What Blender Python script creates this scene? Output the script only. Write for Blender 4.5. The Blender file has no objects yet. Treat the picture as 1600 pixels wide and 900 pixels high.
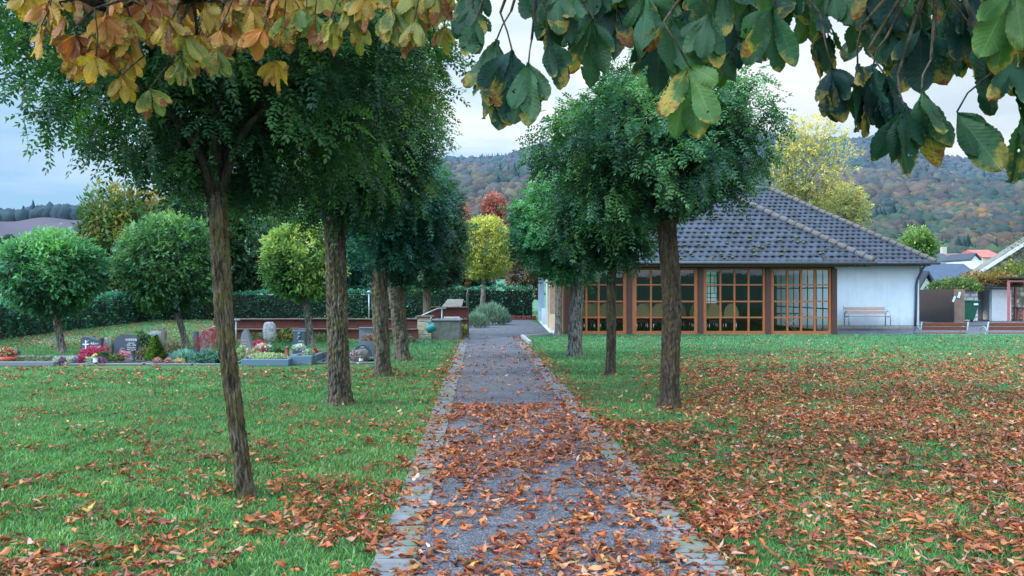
import bpy, math, random
import numpy as np
from mathutils import Vector, Matrix
PI = math.pi
R = math.radians
rng = np.random.default_rng(7)
random.seed(7)
C = bpy.context.scene.collection
F = 1230.0; HZ = 456.0; EYE = 1.6
def W(px, py, d):
    return Vector(((px-800)*d/F, d, EYE+(HZ-py)*d/F))
def X_(px, d): return (px-800)*d/F
def Z_(py, d): return EYE+(HZ-py)*d/F

# ------------------------------------------------------------------ objects
def tag(o, label=None, cat=None, group=None, kind=None):
    if label: o['label'] = label
    if cat: o['category'] = cat
    if group: o['group'] = group
    if kind: o['kind'] = kind
    return o
def thing(name, label, cat, loc=(0,0,0), rz=0.0, group=None):
    o = bpy.data.objects.new(name, None); C.objects.link(o)
    o.location = loc; o.rotation_euler = (0,0,rz); o.empty_display_size = .2
    return tag(o, label, cat, group)
def link(name, me, m, parent=None):
    o = bpy.data.objects.new(name, me)
    if m is not None and len(me.materials) == 0: me.materials.append(m)
    C.objects.link(o)
    if parent is not None: o.parent = parent
    return o
def world_off(parent):
    off = Vector((0,0,0))
    while parent is not None:
        off = off + parent.location; parent = parent.parent
    return off
def fast(name, V, Fc, m, parent=None, col=None, uv=None, smooth=False, local=False):
    """V (N,3); Fc (M,k); col (N,3) point colours; uv (N,2) stored as colour too"""
    V = np.asarray(V, dtype=np.float32).reshape(-1,3).copy()
    Fc = np.asarray(Fc, dtype=np.int32)
    if parent is not None and not local:
        V -= np.array(world_off(parent), dtype=np.float32)
    me = bpy.data.meshes.new(name)
    me.vertices.add(len(V)); me.vertices.foreach_set('co', V.ravel())
    k = Fc.shape[1]; n = Fc.shape[0]
    me.loops.add(n*k); me.loops.foreach_set('vertex_index', Fc.ravel())
    me.polygons.add(n)
    me.polygons.foreach_set('loop_start', np.arange(0, n*k, k, dtype=np.int32))
    me.polygons.foreach_set('loop_total', np.full(n, k, dtype=np.int32))
    if smooth: me.polygons.foreach_set('use_smooth', np.ones(n, dtype=bool))
    me.update(calc_edges=True)
    if col is not None:
        a = me.color_attributes.new('Col', 'FLOAT_COLOR', 'POINT')
        c4 = np.ones((len(V),4), dtype=np.float32); c4[:,:3] = col
        a.data.foreach_set('color', c4.ravel())
    if uv is not None:
        a = me.color_attributes.new('UVc', 'FLOAT_COLOR', 'POINT')
        c4 = np.ones((len(V),4), dtype=np.float32); c4[:,:uv.shape[1]] = uv
        a.data.foreach_set('color', c4.ravel())
    return link(name, me, m, parent)
class MB:
    def __init__(s): s.v=[]; s.f=[]; s.sm=[]
    def add(s, vs, fs, smooth=False):
        b=len(s.v); s.v += [tuple(v) for v in vs]; s.f += [tuple(i+b for i in f) for f in fs]; s.sm += [smooth]*len(fs); return s
    def box(s, c, size, rz=0, rx=0, ry=0, bevel=0):
        x,y,z=[q/2 for q in size]
        M = Matrix.Translation(Vector(c)) @ Matrix.Rotation(rz,4,'Z') @ Matrix.Rotation(ry,4,'Y') @ Matrix.Rotation(rx,4,'X')
        if bevel:
            b=min(bevel,x*.9,y*.9,z*.9); vs=[]
            for sz in (-1,1):
                for (ix,iy) in ((0,0),):
                    pass
            # chamfered box: ring stack
            rings=[(x-b,y-b,-z,0),(x,y,-z+b,1),(x,y,z-b,1),(x-b,y-b,z,0)]
            for (rx_,ry_,zz,o) in rings:
                c_=b if o else 0
                if o: pts=[(-rx_+c_,-ry_),(rx_-c_,-ry_),(rx_,-ry_+c_),(rx_,ry_-c_),(rx_-c_,ry_),(-rx_+c_,ry_),(-rx_,ry_-c_),(-rx_,-ry_+c_)]
                else: pts=[(-rx_,-ry_),(rx_,-ry_),(rx_,-ry_),(rx_,ry_),(rx_,ry_),(-rx_,ry_),(-rx_,ry_),(-rx_,-ry_)]
                vs += [M@Vector((p[0],p[1],zz)) for p in pts]
            fs=[]
            for k in range(3):
                for i in range(8):
                    j=(i+1)%8; fs.append((k*8+i,k*8+j,(k+1)*8+j,(k+1)*8+i))
            fs.append(tuple(range(7,-1,-1))); fs.append(tuple(range(24,32)))
            return s.add(vs,fs)
        vs=[M@Vector((a*x,b_*y,c_*z)) for a in (-1,1) for b_ in (-1,1) for c_ in (-1,1)]
        fs=[(0,1,3,2),(4,6,7,5),(0,4,5,1),(2,3,7,6),(0,2,6,4),(1,5,7,3)]
        return s.add(vs,fs)
    def bb(s, x0,x1,y0,y1,z0,z1, bevel=0):
        return s.box(((x0+x1)/2,(y0+y1)/2,(z0+z1)/2),(abs(x1-x0),abs(y1-y0),abs(z1-z0)),bevel=bevel)
    def tube(s, pts, rad, n=8, cap=True, smooth=True):
        pts=[Vector(p) for p in pts]
        if not hasattr(rad,'__len__'): rad=[rad]*len(pts)
        vs=[]; up=None
        for i,p in enumerate(pts):
            a=pts[max(i-1,0)]; b=pts[min(i+1,len(pts)-1)]
            t=(b-a).normalized()
            if up is None:
                up = Vector((0,0,1)) if abs(t.z)<.9 else Vector((1,0,0))
            u=t.cross(up).normalized(); w=u.cross(t).normalized(); up=w
            for k in range(n):
                an=2*PI*k/n
                vs.append(p+(u*math.cos(an)+w*math.sin(an))*rad[i])
        fs=[]
        for i in range(len(pts)-1):
            for k in range(n):
                j=(k+1)%n
                fs.append((i*n+k,i*n+j,(i+1)*n+j,(i+1)*n+k))
        if cap:
            fs.append(tuple(range(n-1,-1,-1))); fs.append(tuple((len(pts)-1)*n+k for k in range(n)))
        return s.add(vs,fs,smooth)
    def lathe(s, c, prof, n=20, smooth=True):
        vs=[]; 
        for (r,z) in prof:
            for k in range(n):
                a=2*PI*k/n; vs.append((c[0]+r*math.cos(a),c[1]+r*math.sin(a),c[2]+z))
        fs=[]
        for i in range(len(prof)-1):
            for k in range(n):
                j=(k+1)%n; fs.append((i*n+k,i*n+j,(i+1)*n+j,(i+1)*n+k))
        fs.append(tuple(range(n-1,-1,-1))); fs.append(tuple((len(prof)-1)*n+k for k in range(n)))
        return s.add(vs,fs,smooth)
    def prism(s, poly, y0, y1):          # polygon in XZ, extruded along Y
        n=len(poly)
        vs=[(p[0],y0,p[1]) for p in poly]+[(p[0],y1,p[1]) for p in poly]
        fs=[tuple(range(n)),tuple(range(2*n-1,n-1,-1))]
        for i in range(n):
            j=(i+1)%n; fs.append((i,i+n,j+n,j))
        return s.add(vs,fs)
    def sheet(s, poly, z):
        b=len(poly); return s.add([(p[0],p[1],z) for p in poly],[tuple(range(b))])
    def build(s, name, m, parent=None):
        off = world_off(parent) if parent is not None else Vector((0,0,0))
        me=bpy.data.meshes.new(name)
        me.from_pydata([(v[0]-off.x,v[1]-off.y,v[2]-off.z) for v in s.v],[],s.f)
        if any(s.sm): me.polygons.foreach_set('use_smooth', s.sm)
        me.update()
        return link(name, me, m, parent)
def copy_tree(o, parent=None):
    c=o.copy(); C.objects.link(c)
    if parent is not None: c.parent=parent
    for ch in list(o.children): copy_tree(ch, c)
    return c

# ------------------------------------------------------------------ materials
def mat(name):
    m=bpy.data.materials.new(name); m.use_nodes=True
    nt=m.node_tree
    for n in list(nt.nodes): nt.nodes.remove(n)
    return m, nt
def nd(nt, t, **kw):
    n=nt.nodes.new(t)
    for k,v in kw.items():
        if k.startswith('i_'):
            key=k[2:]; key=int(key) if key.isdigit() else key.replace('_',' ')
            n.inputs[key].default_value=v
        else: setattr(n,k,v)
    return n
def L(nt,a,b): nt.links.new(a,b)
def ramp(nt, fac, stops, interp='LINEAR'):
    r=nt.nodes.new('ShaderNodeValToRGB'); cr=r.color_ramp; cr.interpolation=interp
    while len(cr.elements)<len(stops): cr.elements.new(.5)
    for e,(p,c) in zip(cr.elements,stops):
        e.position=p; e.color=(c[0],c[1],c[2],1) if hasattr(c,'__len__') else (c,c,c,1)
    L(nt,fac,r.inputs[0]); return r.outputs[0]
def noise(nt, vec, scale, detail=4, rough=.6, dist=0):
    n=nd(nt,'ShaderNodeTexNoise'); n.inputs['Scale'].default_value=scale; n.inputs['Detail'].default_value=detail
    n.inputs['Roughness'].default_value=rough; n.inputs['Distortion'].default_value=dist
    L(nt,vec,n.inputs['Vector']); return n.outputs['Fac']
def mix(nt, a, b, fac, mode='MIX'):
    m=nt.nodes.new('ShaderNodeMix'); m.data_type='RGBA'; m.blend_type=mode
    def s(i,v):
        if hasattr(v,'is_output'): L(nt,v,m.inputs[i])
        elif hasattr(v,'__len__'): m.inputs[i].default_value=(v[0],v[1],v[2],1)
        else: m.inputs[i].default_value=v
    s(0,fac); s(6,a); s(7,b); return m.outputs[2]
def math_(nt, op, a, b=None, clamp=False):
    m=nt.nodes.new('ShaderNodeMath'); m.operation=op; m.use_clamp=clamp
    for i,v in ((0,a),(1,b)):
        if v is None: continue
        if hasattr(v,'is_output'): L(nt,v,m.inputs[i])
        else: m.inputs[i].default_value=v
    return m.outputs[0]
def out(nt, sh):
    o=nt.nodes.new('ShaderNodeOutputMaterial'); L(nt,sh,o.inputs[0])
def coords(nt, scale=(1,1,1), kind='Object'):
    t=nt.nodes.new('ShaderNodeTexCoord'); mp=nt.nodes.new('ShaderNodeMapping')
    mp.inputs['Scale'].default_value=scale; L(nt,t.outputs[kind],mp.inputs[0]); return mp.outputs[0]
def bump(nt, h, strength=.3, dist=.01):
    b=nt.nodes.new('ShaderNodeBump'); b.inputs['Strength'].default_value=strength; b.inputs['Distance'].default_value=dist
    L(nt,h,b.inputs['Height']); return b.outputs[0]
def simple(name, c1, c2=None, scale=6, rough=.7, bumpk=.2, bd=.01, metal=0, det=6, stretch=(1,1,1), c3=None, s3=.8, lo=.35, hi=.65, spec=None):
    m,nt=mat(name); co=coords(nt,stretch)
    n=noise(nt,co,scale,det,.65)
    p=nd(nt,'ShaderNodeBsdfPrincipled'); p.inputs['Roughness'].default_value=rough; p.inputs['Metallic'].default_value=metal
    if spec is not None: p.inputs['Specular IOR Level'].default_value=spec
    c2=c2 or tuple(q*.75 for q in c1)
    col=ramp(nt,n,[(lo,c1),(hi,c2)])
    if c3:
        n3=noise(nt,co,s3,5,.6); f=ramp(nt,n3,[(.5,0.0),(.62,1.0)]); col=mix(nt,col,c3,f)
    L(nt,col,p.inputs['Base Color'])
    if bumpk: L(nt,bump(nt,noise(nt,co,scale*2.3,6,.7),bumpk,bd),p.inputs['Normal'])
    out(nt,p.outputs[0]); return m
def leafmat(name, trans=.35, rough=.5, tint=(1,1,1), vary=.25, spec=.35):
    m,nt=mat(name)
    a=nd(nt,'ShaderNodeVertexColor'); a.layer_name='Col'
    co=coords(nt); n=noise(nt,co,1.3,3,.6)
    f=ramp(nt,n,[(.3,(1-vary)),(.7,(1+vary))])
    col=mix(nt,a.outputs[0],f,1.0,'MULTIPLY'); col=mix(nt,col,tint,1.0,'MULTIPLY')
    p=nd(nt,'ShaderNodeBsdfPrincipled'); p.inputs['Roughness'].default_value=rough; p.inputs['Specular IOR Level'].default_value=spec
    L(nt,col,p.inputs['Base Color'])
    t=nd(nt,'ShaderNodeBsdfTranslucent'); tc=mix(nt,col,(1.25,1.3,.6),1.0,'MULTIPLY'); L(nt,tc,t.inputs[0])
    ms=nd(nt,'ShaderNodeMixShader'); ms.inputs[0].default_value=trans
    L(nt,p.outputs[0],ms.inputs[1]); L(nt,t.outputs[0],ms.inputs[2]); out(nt,ms.outputs[0]); return m
M={}
M['leaf']=leafmat('tree_leaf_surface')
M['farleaf']=leafmat('distant_foliage_surface',trans=.1,rough=.9,vary=.2,spec=.05)
M['litter']=leafmat('dry_leaf_surface',trans=.12,rough=.62,vary=.12,spec=.3)
M['grassblade']=leafmat('grass_blade_surface',trans=.3,rough=.5,vary=.2,spec=.3)
def bark(name, base=(.115,.10,.08), dark=(.025,.022,.02), moss=(.17,.15,.04), mossk=.5, crack=26):
    m,nt=mat(name); co=coords(nt,(1,1,.22)); co1=coords(nt)
    n=noise(nt,co,crack,8,.75,.6); n2=noise(nt,co1,3.0,6,.65); n3=noise(nt,co1,30,5,.7)
    col=ramp(nt,n,[(.41,dark),(.5,tuple(q*.8 for q in base)),(.62,tuple(q*1.9 for q in base))])
    mf=math_(nt,'MULTIPLY',ramp(nt,n2,[(.46,0.0),(.6,1.0)]),ramp(nt,n3,[(.4,0.0),(.55,1.0)])); mf=math_(nt,'MULTIPLY',mf,mossk)
    col=mix(nt,col,moss,mf)
    p=nd(nt,'ShaderNodeBsdfPrincipled'); p.inputs['Roughness'].default_value=.9; p.inputs['Specular IOR Level'].default_value=.2
    L(nt,col,p.inputs['Base Color']); L(nt,bump(nt,n,1.0,.035),p.inputs['Normal']); out(nt,p.outputs[0]); return m
M['bark_moss']=bark('mossy_bark',base=(.095,.078,.055),dark=(.016,.014,.012),moss=(.13,.11,.03),mossk=.85,crack=22)
M['bark_dark']=bark('dark_limb_bark',base=(.035,.032,.028),dark=(.008,.008,.008),moss=(.04,.05,.02),mossk=.4)
M['bark']=bark('furrowed_bark',base=(.115,.098,.078),mossk=.45)
M['bark_grey']=bark('grey_bark',base=(.15,.14,.13),mossk=.15)
M['bark_red']=bark('reddish_bark',base=(.075,.056,.043),moss=(.10,.085,.03),mossk=.5)
# ------------------------------------------------------------------ foliage
def unit(v): return v/np.maximum(np.linalg.norm(v,axis=-1,keepdims=True),1e-9)
def lump(dirs, seed, k=3.0):
    r=np.random.default_rng(seed); s=0
    for i in range(7):
        a=r.normal(size=3)*k*(1+.35*i); s=s+np.sin(dirs@a+r.uniform(0,6.28))/(1+.5*i)
    return s/2.6
def leaflets_mesh(P0, A, S, Ln, Wd, fold=.25):
    """diamond-ish leaflets: base P0, axis A, side S, length Ln, width Wd -> 4-vert quads"""
    N=np.cross(A,S)
    Ln=Ln[:,None]; Wd=Wd[:,None]
    a=P0; b=P0+A*Ln*.45+S*Wd*.5+N*Wd*fold*.3; c=P0+A*Ln-N*Ln*.12; d=P0+A*Ln*.45-S*Wd*.5+N*Wd*fold*.3
    V=np.stack([a,b,c,d],1).reshape(-1,3)
    Fc=np.arange(len(V)).reshape(-1,4)
    return V,Fc
def crown_mesh(center, radii, nspray, nleaf, pairs, llen, lsize, pal, seed, lumpk=.16, inner=.45, hang=.55, flat_bottom=.0, top_light=.35, tilt=0):
    r=np.random.default_rng(seed)
    d=unit(r.normal(size=(nspray,3)))
    rad=r.uniform(inner**2,1,nspray)**.5
    rad=rad*(1+lumpk*lump(d,seed+1,2.2))
    R3=np.array(radii)
    sp=np.array(center)+d*R3*rad[:,None]
    if flat_bottom: 
        zc=center[2]-radii[2]*flat_bottom; low=sp[:,2]<zc; sp[low,2]=zc+(sp[low,2]-zc)*.3
    if tilt: sp[:,2]+=tilt*np.clip(center[0]-sp[:,0]-.3,0,9)
    # spray colour
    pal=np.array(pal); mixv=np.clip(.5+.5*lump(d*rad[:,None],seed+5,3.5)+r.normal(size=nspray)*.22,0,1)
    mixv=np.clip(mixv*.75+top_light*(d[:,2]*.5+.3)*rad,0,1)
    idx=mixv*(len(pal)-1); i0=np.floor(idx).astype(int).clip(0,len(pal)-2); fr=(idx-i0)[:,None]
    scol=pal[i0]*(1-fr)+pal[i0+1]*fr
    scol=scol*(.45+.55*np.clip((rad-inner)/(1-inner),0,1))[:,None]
    n=nspray*nleaf
    o=np.repeat(d,nleaf,0); base=np.repeat(sp,nleaf,0)+r.normal(size=(n,3))*llen*.35
    ld=unit(o*.7+r.normal(size=(n,3))*.65+np.array([0,0,-hang]))
    L_=llen*r.uniform(.7,1.25,n)
    side=unit(np.cross(ld,np.array([0,0,1.0])+r.normal(size=(n,3))*.35))
    lc=np.repeat(scol,nleaf,0)*r.uniform(.75,1.25,(n,1))
    if pairs==0:
        V,Fc=leaflets_mesh(base,ld,side,L_,L_*.42)
        return V,Fc,np.repeat(lc,4,0),sp,d,rad
    k=2*pairs+1
    t=np.concatenate([np.repeat(np.linspace(.15,.9,pairs),2),[.95]])
    sg=np.concatenate([np.tile([1,-1],pairs),[0]])
    t=np.tile(t,n); sg=np.tile(sg,n)
    ldr=np.repeat(ld,k,0); sdr=np.repeat(side,k,0); Lr=np.repeat(L_,k)
    P0=np.repeat(base,k,0)+ldr*(Lr*t)[:,None]; P0[:,2]-=(t**2)*Lr*.25
    A=unit(sdr*sg[:,None]*1.0+ldr*.55+np.array([0,0,-.25])+r.normal(size=(n*k,3))*.18)
    S=unit(ldr-A*np.sum(ldr*A,1,keepdims=True)); S=np.where((sg==0)[:,None],sdr,S)
    ls=lsize*r.uniform(.75,1.2,n*k)
    V,Fc=leaflets_mesh(P0,A,S,ls,ls*.48)
    lc=np.repeat(lc,k,0)*r.uniform(.9,1.1,(n*k,1))
    return V,Fc,np.repeat(lc,4,0),sp,d,rad
def trunk_mesh(pts, rads, nseg, nring, ridge, seed, flare=.6):
    r=np.random.default_rng(seed)
    pts=np.array(pts,float); rads=np.array(rads,float)
    tt=np.linspace(0,1,len(pts)); t=np.linspace(0,1,nring)
    P=np.stack([np.interp(t,tt,pts[:,i]) for i in range(3)],1)
    # smooth
    ker=max(3,nring//8)|1; Pp=np.pad(P,((ker//2,ker//2),(0,0)),mode='edge')
    Ps=np.stack([np.convolve(Pp[:,i],np.ones(ker)/ker,'valid') for i in range(3)],1); Ps[0]=P[0]; Ps[-1]=P[-1]; P=Ps
    rr=np.interp(t,tt,rads); h=P[:,2]-P[0,2]; rr=rr*(1+flare*np.exp(-h/.13))
    th=np.linspace(0,2*PI,nseg,endpoint=False)
    T,TH=np.meshgrid(h,th,indexing='ij')
    w=.35*np.sin(T*3.1+r.uniform(0,6))+.25*np.sin(T*7.3+TH*2+r.uniform(0,6))
    k=max(5,int(nseg/7))
    rid=np.abs(np.sin((TH+w*.5)*k/2+np.sin(T*9+TH*3)*.8))**.6 
    rid=rid+.35*np.sin(TH*k*1.7+T*21+np.sin(T*33))*.5+.25*np.sin(T*60+TH*5+np.sin(TH*9)*2)
    low=.05*np.sin(TH*2+T*1.7+r.uniform(0,6))+.05*np.sin(TH*3-T*2.9+r.uniform(0,6))
    Rr=rr[:,None]*(1+low)+ridge*(rid-.7)
    V=np.stack([P[:,0:1]+Rr*np.cos(TH),P[:,1:2]+Rr*np.sin(TH),np.repeat(P[:,2:3],nseg,1)],2).reshape(-1,3)
    i=np.arange(nring-1)[:,None]; j=np.arange(nseg)[None,:]; j2=(j+1)%nseg
    Fc=np.stack([i*nseg+j,i*nseg+j2,(i+1)*nseg+j2,(i+1)*nseg+j],2).reshape(-1,4)
    return V,Fc
def limbs(mb, top, sp, rmain, nmain, ntwig, seed, cz):
    r=random.Random(seed)
    idx=list(range(len(sp))); r.shuffle(idx)
    ends=[]
    for q in range(nmain):
        az=2*PI*q/nmain+r.uniform(-.3,.3)
        best=min(idx[:120],key=lambda i:abs(((math.atan2(sp[i][1]-top[1],sp[i][0]-top[0])-az+PI)%(2*PI))-PI)+.25*abs(sp[i][2]-cz))
        e=Vector(sp[best]); s0=Vector(top); e=s0.lerp(e,.82)
        a1=s0.lerp(e,.35)+Vector((r.uniform(-.08,.08),r.uniform(-.08,.08),.12)); a2=s0.lerp(e,.7)+Vector((r.uniform(-.1,.1),r.uniform(-.1,.1),.08))
        pts=[s0-Vector((0,0,.12)),s0.lerp(a1,.5)+Vector((0,0,.03)),a1,a2,e]
        mb.tube(pts,[rmain,rmain*.8,rmain*.62,rmain*.4,rmain*.15],8,cap=False)
        ends.append((a1,a2,e))
    for q in range(ntwig):
        e=Vector(sp[idx[q%len(idx)]]); 
        b=min((x for en in ends for x in (en[0],en[1],en[2])),key=lambda v:(v-e).length)
        m=b.lerp(e,.5)+Vector((r.uniform(-.06,.06),r.uniform(-.06,.06),.05))
        mb.tube([b,m,e],[rmain*.22,rmain*.14,rmain*.05],4,cap=False)
def tree(label, bx, by, top, r0, r1, cc, cr, pal, seed, nspray, nleaf, pairs, llen, lsize, bark_m='bark', group=None, name='globe_robinia_tree',
         nseg=40, nring=120, ridge=.008, nmain=7, ntwig=40, mid=None, bz=0.0, cat='tree', **kw):
    root=thing(name,label,cat,(bx,by,bz),group=group)
    pts=[(bx,by,bz-.05)]+([mid] if mid else [])+[top]
    rads=[r0]+([ (r0+r1)/2 ] if mid else [])+[r1]
    V,Fc=trunk_mesh(pts,rads,nseg,nring,ridge,seed)
    fast('trunk',V,Fc,M[bark_m],root,smooth=True)
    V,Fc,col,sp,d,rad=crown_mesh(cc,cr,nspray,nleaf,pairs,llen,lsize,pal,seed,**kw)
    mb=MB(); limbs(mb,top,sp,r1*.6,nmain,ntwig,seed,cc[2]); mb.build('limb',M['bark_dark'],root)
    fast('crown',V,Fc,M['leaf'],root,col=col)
    return root
PAL_DARK=[(.015,.05,.03),(.028,.09,.048),(.05,.145,.06),(.09,.22,.065)]
PAL_MIX=[(.016,.05,.028),(.035,.10,.042),(.07,.17,.05),(.16,.28,.06)]
PAL_BLUE=[(.018,.065,.045),(.035,.12,.075),(.065,.18,.095),(.12,.26,.10)]
PAL_GLOBE=[(.03,.08,.04),(.07,.18,.07),(.13,.30,.10),(.23,.42,.12)]
PAL_YEL=[(.15,.22,.06),(.30,.38,.08),(.46,.49,.11),(.60,.58,.16)]
PAL_YG=[(.05,.15,.05),(.11,.26,.08),(.24,.39,.10),(.42,.48,.14)]
def teal(p,a=(.65,1.0,1.45)): return [(q[0]*a[0],q[1]*a[1],q[2]*a[2]) for q in p]
PAL_DARK=teal(PAL_DARK); PAL_MIX=teal(PAL_MIX,(.8,1,1.3)); PAL_BLUE=teal(PAL_BLUE,(.6,.95,1.35)); PAL_GLOBE=teal(PAL_GLOBE,(.8,1.05,1.4))
PAL_T1=[(.013,.048,.03),(.032,.11,.046),(.09,.23,.065),(.24,.39,.09)]; PAL_R1=[(.014,.06,.042),(.032,.12,.065),(.075,.21,.085),(.18,.34,.10)]
ROW='globe robinias lining the path'
# left row, near to far
tree('nearest robinia left of the path, slender leaning mossy trunk', X_(386,6.1),6.1,(X_(338,6.15),6.15,Z_(300,6.1)),.058,.066,
     (-2.55,6.6,3.82),(1.95,1.85,1.62),PAL_T1,11,1150,10,6,.21,.05,'bark_moss',ROW,nseg=96,nring=320,ridge=.014,nmain=9,ntwig=160,mid=(X_(352,6.1),6.1,Z_(520,6.1)),lumpk=.26,inner=.3,hang=.4,flat_bottom=.72,tilt=.42)
tree('thick dark trunked robinia, second on the left side', X_(531,11.2),11.2,(X_(521,11.2),11.2,Z_(320,11.2)),.138,.148,
     (X_(535,11.4),11.4,4.2),(1.5,1.55,1.62),PAL_T1,12,900,10,5,.22,.058,'bark',ROW,nseg=110,nring=300,ridge=.024,ntwig=60,mid=(X_(527,11.2),11.2,Z_(480,11.2)),lumpk=.2)
tree('third robinia on the left, rough straight trunk and drooping crown', X_(598,14.9),14.9,(X_(592,14.9),14.9,Z_(415,14.9)),.15,.14,
     (X_(612,15),15,3.25),(1.12,1.2,1.15),PAL_BLUE,13,620,9,4,.22,.075,'bark',ROW,ridge=.02,lumpk=.2)
tree('fourth robinia on the left, trunk leaning left above its base', X_(630,18.4),18.4,(X_(618,18.4),18.4,Z_(448,18.4)),.17,.18,
     (X_(650,18.6),18.6,3.35),(1.2,1.25,1.45),PAL_MIX,14,620,9,4,.22,.08,'bark',ROW,ridge=.02,lumpk=.2)
tree('farthest robinia of the left row, standing behind the stone trough', X_(668,28),28,(X_(667,28),28,Z_(450,28)),.15,.15,
     (X_(672,28),28,3.2),(1.3,1.3,1.5),PAL_MIX,15,500,9,3,.24,.1,'bark',ROW,nring=50,lumpk=.2)
# right row
tree('largest robinia right of the path, crown hiding the roof end', X_(1046,10.8),10.8,(X_(1042,10.8),10.8,Z_(345,10.8)),.13,.12,
     (X_(1032,10.9),10.9,3.68),(1.42,1.45,1.05),PAL_R1,21,820,10,5,.22,.058,'bark_red',ROW,nseg=96,nring=260,ridge=.014,nmain=8,ntwig=70,mid=(X_(1050,10.8),10.8,Z_(480,10.8)),lumpk=.34,flat_bottom=.75)
tree('slim trunked robinia right of the path, second in its row', X_(954,15),15,(X_(956,15),15,Z_(418,15)),.085,.09,
     (X_(945,15),15,3.12),(.98,1.0,.92),PAL_MIX,22,480,9,4,.22,.075,'bark_red',ROW,ridge=.007,lumpk=.2)
tree('third robinia on the right, fluted grey trunk forking low', X_(898,19.5),19.5,(X_(902,19.5),19.5,Z_(432,19.5)),.16,.17,
     (X_(876,19.6),19.6,3.22),(1.28,1.25,1.32),PAL_GLOBE,23,720,9,4,.22,.08,'bark_grey',ROW,ridge=.014,lumpk=.16)
tree('farthest robinia of the right row, at the pavilion corner', X_(872,27.7),27.7,(X_(874,27.7),27.7,Z_(440,27.7)),.13,.13,
     (X_(872,27.7),27.7,3.5),(1.25,1.2,1.2),PAL_MIX,24,420,9,3,.24,.1,'bark_grey',ROW,nring=50,lumpk=.18)
GL='globe trees on the cemetery lawn'
def globe(label,px,d,pal,seed,rx,rz,cpy,tpx=None,nsp=620,r0=.1,**kw):
    tpx=tpx or px
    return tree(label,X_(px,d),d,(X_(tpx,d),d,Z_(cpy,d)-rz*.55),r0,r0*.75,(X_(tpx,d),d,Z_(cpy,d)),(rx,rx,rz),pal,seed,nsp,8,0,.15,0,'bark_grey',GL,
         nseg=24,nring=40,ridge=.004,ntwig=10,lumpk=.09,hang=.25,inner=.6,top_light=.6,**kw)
globe('round green globe tree at the left edge before the hedge',99,20.5,PAL_GLOBE,31,1.3,1.08,425,80,nsp=1500)
globe('deep green globe tree behind the dark headstones',293,22.5,[(.022,.07,.045),(.05,.15,.075),(.10,.25,.10),(.17,.34,.12)],32,1.45,1.38,410,266,nsp=1900)
globe('yellow green globe tree between the two nearest left trunks',488,23.5,PAL_YG,33,1.25,1.2,408,472,nsp=1500)
globe('bright yellow globe tree at the far end of the path',752,42,PAL_YEL,34,1.62,1.7,388,758,nsp=1900,r0=.15)

# ------------------------------------------------------------------ trees beyond the hedge
BG='trees beyond the hedge'
def bgtree(label,px,d,cpy,rx,rz,pal,seed,nsp=900,q=.3,name='broadleaf_tree',**kw):
    x=X_(px,d); zc=Z_(cpy,d)
    return tree(label,x,d,(x,d,zc-rz*.3),.2,.12,(x,d,zc),(rx,rx,rz),pal,seed,nsp,8,0,q,0,'bark_grey',BG,name=name,nseg=16,nring=20,ridge=.01,ntwig=30,hang=.2,lumpk=kw.pop('lumpk',.22),inner=.4,**kw)
PAL_ORG=[(.03,.09,.045),(.06,.16,.06),(.15,.21,.06),(.42,.25,.07)]
PAL_RED=[(.14,.05,.06),(.32,.09,.10),(.48,.15,.15),(.52,.22,.18)]
PAL_BIRCH=[(.22,.26,.12),(.42,.42,.16),(.65,.55,.20),(.80,.66,.28)]
PAL_TEAL=[(.02,.055,.035),(.035,.10,.06),(.06,.16,.08),(.12,.24,.09)]
bgtree('loose green tree with orange outer twigs behind the hedge',195,40,385,2.7,3.1,PAL_ORG,41,1500)
bgtree('tall blue green tree behind the hedge, right of the orange one',300,46,370,2.9,3.4,PAL_TEAL,42,1500)
bgtree('wide blue green tree filling the gap behind the leaning trunk',395,48,385,2.8,3.0,PAL_TEAL,43,1500)
bgtree('dark green tree behind the hedge and thick trunk',560,50,400,2.6,2.6,PAL_DARK,44,1200)
bgtree('small red leaved tree beyond the yellow globe',772,75,338,1.5,2.3,PAL_RED,45,600)
bgtree('low red shrubby tree just left of the tall red one',713,80,350,1.8,2.2,PAL_RED,46,600)
bgtree('brown leaved small tree beside the far pavilion corner',822,58,425,1.6,2.2,[(.06,.05,.04),(.14,.09,.05),(.2,.14,.07),(.26,.2,.1)],47,500)
bgtree('grey brown bush over the hedge beneath the yellow tree',700,60,432,1.9,1.3,[(.08,.07,.04),(.18,.11,.05),(.28,.17,.07),(.3,.22,.1)],48,450)
bgtree('tall pale yellow birch rising behind the tiled roof',1258,62,275,3.3,4.6,PAL_BIRCH,49,1500,q=.24,lumpk=.3,name='birch_tree')
bgtree('lower yellow green birch right of the tall one',1322,64,330,1.9,2.2,PAL_BIRCH,50,600,q=.24,name='birch_tree')
bgtree('green bush between the roof and the village',1437,70,385,1.6,1.7,PAL_YG,51,500)

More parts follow.
